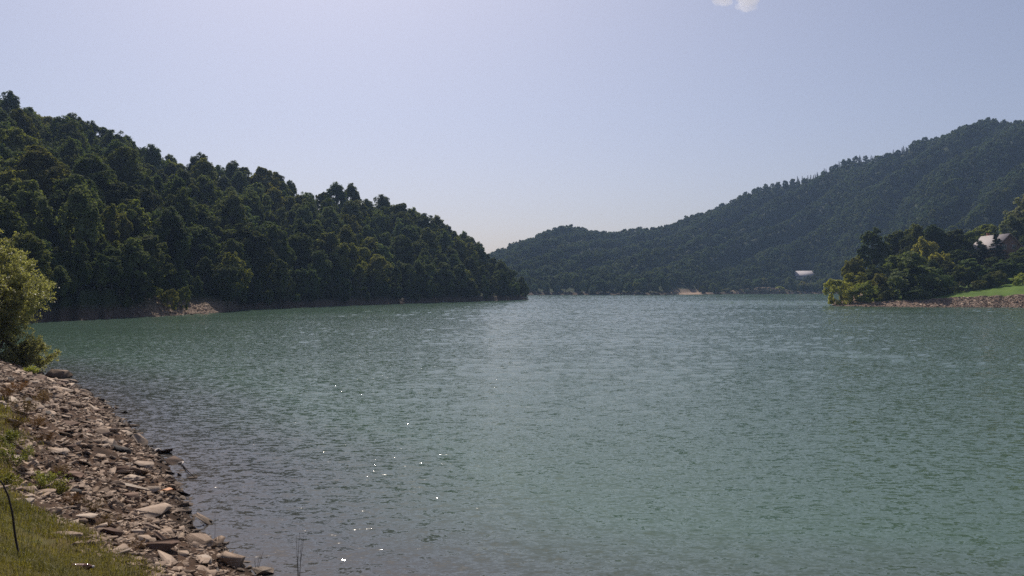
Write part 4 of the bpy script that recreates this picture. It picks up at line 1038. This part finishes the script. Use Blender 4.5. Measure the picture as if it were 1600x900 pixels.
# ------------------------------------------------------------------ leafy plants and grass on the bank
LEAFP = leaf_mat('clump_leaves', (.10, .105, .022), (.30, .28, .07), .4, .5, .4)
for k, (px, py, wpx, hpx, lab) in enumerate([
    (22, 728, 60, 44, 'bright green leafy clump at the left edge, upper one'),
    (74, 762, 70, 34, 'bright green leafy clump left of the pale slab edge'),
    (12, 760, 40, 26, 'small green leafy clump at left edge beside bent stalk'),
    (92, 772, 34, 24, 'small green sprig right below the lower leafy clump'),
    (48, 585, 22, 14, 'little yellow-green plant beside the rounded pale boulder'),
    (12, 566, 20, 12, 'tiny green plant at left edge under the willow'),
    (10, 690, 36, 22, 'yellowish weed clump at left edge above green clumps')]):
    x0, y0, z0 = bank_at(px, py); H = hpx / F * y0 * 1.0; Rr = wpx / F * y0 / 2
    lf = max(.018, .0016 * y0)
    place_shrub('leafy_plant', stem_shrub(20 + k, H, Rr, 24, 7, 8, lf * .85, .45, .004, 1.1, .3), LEAFP, TWIG, (x0, y0, z0 - .02), lab, 'plant', 'leafy plants on the bank', pn='leaves')
for k, (px, py, wpx, hpx, lab) in enumerate([
    (40, 652, 46, 40, 'reddish dry weeds on the upper bank at left'),
    (66, 632, 34, 30, 'thin brown dry weeds below the rounded pale boulder'),
    (140, 800, 56, 30, 'wide dry brown weed tuft at the lower grass edge'),
    (112, 790, 40, 24, 'dry brown weeds below the lower leafy clump'),
    (10, 625, 30, 26, 'dry weeds at the left edge above the pale stone'),
    (28, 612, 40, 22, 'low reddish weeds left of the far boulders, upper bank'),
    (58, 668, 44, 22, 'brown weed patch level with the rounded boulder at left'),
    (22, 670, 44, 26, 'brown weed patch at left edge beside upper leafy clump'),
    (95, 742, 40, 20, 'dry sparse weeds between the two leafy clump levels'),
    (160, 822, 60, 22, 'dry straw weeds along the grass edge, centre'),
    (205, 862, 60, 22, 'dry straw weeds along the grass edge, lower right'),
    (70, 690, 36, 18, 'thin dry weeds just above the flat pale slab')]):
    x0, y0, z0 = bank_at(px, py); H = hpx / F * y0; Rr = wpx / F * y0 / 2
    place_shrub('dry_weed', stem_shrub(40 + k, H, Rr, 30, 6, 5, max(.009, .001 * y0), .3, .0035, 1.0, .1), LM['dry'], REDTWIG, (x0, y0, z0 - .02), lab, 'weed', 'dry weeds on the bank', pn='leaves')

GRM = leaf_mat('grass_blades', (.085, .105, .018), (.31, .27, .075), .4, .55, .3)
n_ = 560000
px = rng.uniform(-80, 470, n_); y = 3.5 + 26 * rng.random(n_) ** 1.5; x = (px - 800) / F * y
gm = grass_mask(x, y); d = shore_dist(x, y)
keep = (px > -80) & (px < 480) & (d > .8) & (rng.random(n_) < gm * (.62 + .6 * vnoise(x / .5, y / .5, 81)))
x, y = x[keep], y[keep]
xe, ye = rng.uniform(-18, 12, 260000), rng.uniform(.5, 26, 260000); pe = 800 + F * xe / ye
xe, ye, pe = xe[pe < 2400], ye[pe < 2400], pe[pe < 2400]
ke = ((pe < -80) | (ye < 6)) & (shore_dist(xe, ye) > .8) & (rng.random(len(xe)) < grass_mask(xe, ye) * .7)
x, y = np.r_[x, xe[ke]], np.r_[y, ye[ke]]; z = h_bank(x, y); n_ = len(x)
gl = rng.uniform(.05, .15, n_) * (1 + .4 * vnoise(x / .8, y / .8, 82)) * np.interp(y, [5, 25], [.9, 1.5])
wd = np.interp(y, [4, 10, 25], [.0018, .003, .009]) * rng.uniform(.7, 1.3, n_)
az = rng.uniform(0, 6.283, n_); lean = rng.uniform(.15, 1.1, n_)
dx, dy = np.cos(az), np.sin(az)
B = np.stack([x, y, z - .01], 1); S = np.stack([-dy, dx, dx * 0], 1) * wd[:, None]
M1 = B + np.stack([dx * lean * gl * .35, dy * lean * gl * .35, gl * .62], 1); Tp = B + np.stack([dx * lean * gl, dy * lean * gl, gl * np.clip(1.05 - lean * .35, .4, 1)], 1)
V = np.stack([B - S, B + S, M1 + S * .8, M1 - S * .8, Tp + S * .12, Tp - S * .12], 1).reshape(-1, 3)
o_ = (np.arange(n_) * 6)[:, None]
Q = np.concatenate([o_ + [0, 1, 2, 3], o_ + [3, 2, 4, 5]])
tn = np.clip(.5 + .5 * fbm(x / .7, y / .7, 83) + rng.normal(0, .18, n_), 0, 1)
tag(link('grass', np_mesh('grass', V, Q, [GRM], face_attr={'tint': np.r_[tn, tn]})), 'short green and dry yellow grass on the near bank', 'grass', kind='stuff')
print('grass', n_)

# ------------------------------------------------------------------ houses
M_BRICK = None
def brick_mat():
    m, n, out = new_mat('brick_wall')
    tc = N(n, 'ShaderNodeTexCoord'); mp = N(n, 'ShaderNodeMapping'); mp.inputs['Rotation'].default_value = (R(90), 0, 0)
    n.links.new(tc.outputs['Object'], mp.inputs[0])
    b = N(n, 'ShaderNodeTexBrick', Scale=4.0); b.inputs['Color1'].default_value = (.46, .17, .11, 1); b.inputs['Color2'].default_value = (.38, .14, .09, 1); b.inputs['Mortar'].default_value = (.25, .2, .18, 1)
    n.links.new(mp.outputs[0], b.inputs['Vector'])
    p = N(n, 'ShaderNodeBsdfPrincipled', Roughness=.9); n.links.new(b.outputs[0], p.inputs['Base Color']); n.links.new(p.outputs[0], out.inputs[0]); return m
M_BRICK = brick_mat()
M_ROOF = plain('pale_metal_roof', (.30, .27, .27), .7, noise=.15, scale=2, spec=.2)
M_WHITE = plain('white_plaster', (.7, .67, .63), .8, noise=.06); M_GLASS = plain('window_glass', (.05, .06, .07), .1, spec=.8)
M_EAVE = plain('dark_eave', (.07, .045, .035), .7, noise=.2); M_CROOF = plain('far_roof', (.34, .32, .34), .8, noise=.2, scale=1.5, spec=.2)
def prism_roof(Lx, W, h, t=.22, over=.6):
    """gable roof shell along local x; returns V,Q"""
    a = W / 2 + over; x = Lx / 2 + over * .8; s = h / (W / 2); ze = -over * s
    parts = []
    for sg in (-1, 1):
        V = np.array([(-x, sg * a, ze), (x, sg * a, ze), (x, 0, h), (-x, 0, h), (-x, sg * a, ze + t), (x, sg * a, ze + t), (x, -sg * .0, h + t * 1.2), (-x, 0, h + t * 1.2)], float)
        Q = np.array([(0, 1, 2, 3), (4, 7, 6, 5), (0, 4, 5, 1), (1, 5, 6, 2), (3, 2, 6, 7), (0, 3, 7, 4)]); parts.append((V, Q))
    return merge(parts)
def gable_walls(Lx, W, H, h):
    V = np.array([(-Lx / 2, -W / 2, 0), (Lx / 2, -W / 2, 0), (Lx / 2, W / 2, 0), (-Lx / 2, W / 2, 0), (-Lx / 2, -W / 2, H), (Lx / 2, -W / 2, H), (Lx / 2, W / 2, H), (-Lx / 2, W / 2, H), (-Lx / 2, 0, H + h), (Lx / 2, 0, H + h)], float)
    Q = [(0, 1, 5, 4), (2, 3, 7, 6), (0, 4, 7, 3), (1, 2, 6, 5), (4, 8, 7, 7), (5, 6, 9, 9), (4, 5, 9, 8), (7, 8, 9, 6)]
    return V, Q
def poly_mesh(name, V, Q, mats):
    me = bpy.data.meshes.new(name); me.from_pydata([tuple(v) for v in V], [], [tuple(dict.fromkeys(q)) for q in Q]); [me.materials.append(m) for m in mats]; me.update(); return me
Lh, Wh, Hh, hh_ = 14.0, 8.6, 4.2, 4.4
Yg = 256.0; gx = (1555 - 800) / F * Yg; zr_ = CAMZ + (HZ - 367) / F * 252
zg = zr_ - Hh - hh_ - .2
gr_ = float(h_pen(1555, Yg)); Hh = max(3.0, zr_ - hh_ - gr_ + .3); zg = gr_ - .3
hs_ = tag(link('brick_house', None, loc=(gx, Yg, zg)), 'brick house with pale metal gable roof among dark trees above the meadow', 'house')
hs_.rotation_euler = (0, 0, R(-89))           # local +x (the near gable) looks toward the camera and a little right
V, Q = gable_walls(Lh, Wh, Hh, hh_); link('wall', poly_mesh('house_wall', V, Q, [M_BRICK]), hs_)
V, Q = prism_roof(Lh, Wh, hh_); rf = link('roof', np_mesh('house_roof', V, Q, [M_ROOF]), hs_, (0, 0, Hh + .02))
V, Q = merge([box(0, 0, 0, .7, .7, 1.8), box(0, 0, .95, .9, .9, .15)]); link('chimney', np_mesh('chimney', V, Q, [M_BRICK]), rf, (-5.0, .9, hh_ + .1))
ev = []
for sg in (-1, 1):
    a = Wh / 2 + .62; s = hh_ / (Wh / 2)
    ev.append(tube([(Lh / 2 + .5, sg * a, -.62 * s + .05), (Lh / 2 + .5, 0, hh_ + .05)], [.16, .16], 4))
V, Q = merge(ev); link('bargeboard', np_mesh('bargeboard', V, Q, [M_EAVE]), rf)
for (yy_, zz_, ww, h2) in ((1.6, Hh + .3, 1.1, 1.3), (-1.6, Hh + .3, 1.1, 1.3), (2.2, Hh - 2.6, 1.3, 1.4), (-2.2, Hh - 2.6, 1.3, 1.4)):
    V, Q = merge([box(0, yy_, zz_ + h2 / 2, .1, ww + .24, .12), box(0, yy_, zz_ - h2 / 2, .1, ww + .24, .12), box(0, yy_ - ww / 2 - .06, zz_, .1, .12, h2 - .13), box(0, yy_ + ww / 2 + .06, zz_, .1, .12, h2 - .13), box(0, yy_, zz_, .08, .07, h2 - .13)])
    fr = link('window', np_mesh('window', V, Q, [M_WHITE]), hs_, (Lh / 2 + .04, 0, 0))
    V, Q = box(0, yy_, zz_, .03, ww, h2 - .12); link('pane', np_mesh('pane', V, Q, [M_GLASS]), fr, (-.01, 0, 0))
# far cottage
Yc = 694.0; px_c = 1257; zc = float(h_far(px_c, Yc)); wid = 26 / F * Yc
zt = CAMZ + (HZ - 424) / F * Yc
Hc = max(2.6, zt - 4.4 - zc)
ct = tag(link('far_cottage', None, loc=((px_c - 800) / F * Yc, Yc, zc)), 'small cottage with long white-grey roof in trees across the lake', 'house')
ct.rotation_euler = (0, 0, R(-17))
V, Q = gable_walls(wid, 9, Hc, 4.4); link('wall', poly_mesh('cottage_wall', V, Q, [M_WHITE]), ct)
V, Q = prism_roof(wid, 9, 4.4); link('roof', np_mesh('cottage_roof', V, Q, [M_CROOF]), ct, (0, 0, Hc + .02))
for k in (-4, 0, 4):
    V, Q = box(k, -4.54, 1.6, 1.2, .08, 1.2); link('window', np_mesh('cottage_window', V, Q, [M_GLASS]), ct)
# dark rowing boat-like boulder on the meadow and a post
Yd = 214; px = 1511; o = link('stone', rock_mesh('b', 0, 'dark grey'), loc=((px - 800) / F * Yd, Yd, float(h_pen(px, Yd)) + .25)); o.scale = (1.5, 1.0, .9); tag(o, 'dark boulder on the meadow between the two saplings', 'stone')

# ------------------------------------------------------------------ cloud, outside the haze
def cloud():
    m, n, out = new_mat('cloud_vapour')
    pv = N(n, 'ShaderNodeVolumePrincipled', Density=.010, Anisotropy=.3); pv.inputs['Color'].default_value = (1, 1, 1, 1)
    n.links.new(pv.outputs[0], out.inputs['Volume'])
    Yd = 3000.; P = []
    bm = bmesh.new(); rg = random.Random(4)
    for k in range(30):
        px = rg.uniform(1100, 1178); py = rg.uniform(-34, 0) + (7 if px > 1150 else 0)
        r = rg.uniform(7, 15) / F * Yd
        mt = Matrix.Translation(((px - 1145) / F * Yd, rg.uniform(-30, 30), -(py) / F * Yd)) @ Matrix.Diagonal((1.25, 1, .8, 1))
        bmesh.ops.create_icosphere(bm, subdivisions=3, radius=r, matrix=mt)
    me = bpy.data.meshes.new('cloud'); bm.to_mesh(me); bm.free(); me.materials.append(m)
    o = link('cloud', me, loc=((1145 - 800) / F * Yd, Yd, CAMZ + HZ / F * Yd))
    rm = o.modifiers.new('r', 'REMESH'); rm.mode = 'VOXEL'; rm.voxel_size = 6
    tx = bpy.data.textures.new('cl', 'CLOUDS'); tx.noise_scale = 26; tx.noise_depth = 4
    dm = o.modifiers.new('d', 'DISPLACE'); dm.texture = tx; dm.strength = 36; dm.mid_level = .5
    return tag(o, 'small white wispy cloud at the top of the sky', 'cloud')
cloud()

# ------------------------------------------------------------------ haze
m, n, out = new_mat('haze_air')
pv = N(n, 'ShaderNodeVolumePrincipled', Density=.00016, Anisotropy=.3); pv.inputs['Color'].default_value = (.44, .64, 1, 1)
n.links.new(pv.outputs[0], out.inputs['Volume'])
V, Q = box(150, 640, 170, 2800, 1800, 356)
hz = tag(link('haze', np_mesh('haze', V, Q, [m])), 'pale blue air haze over the lake and hills', 'haze', kind='stuff')
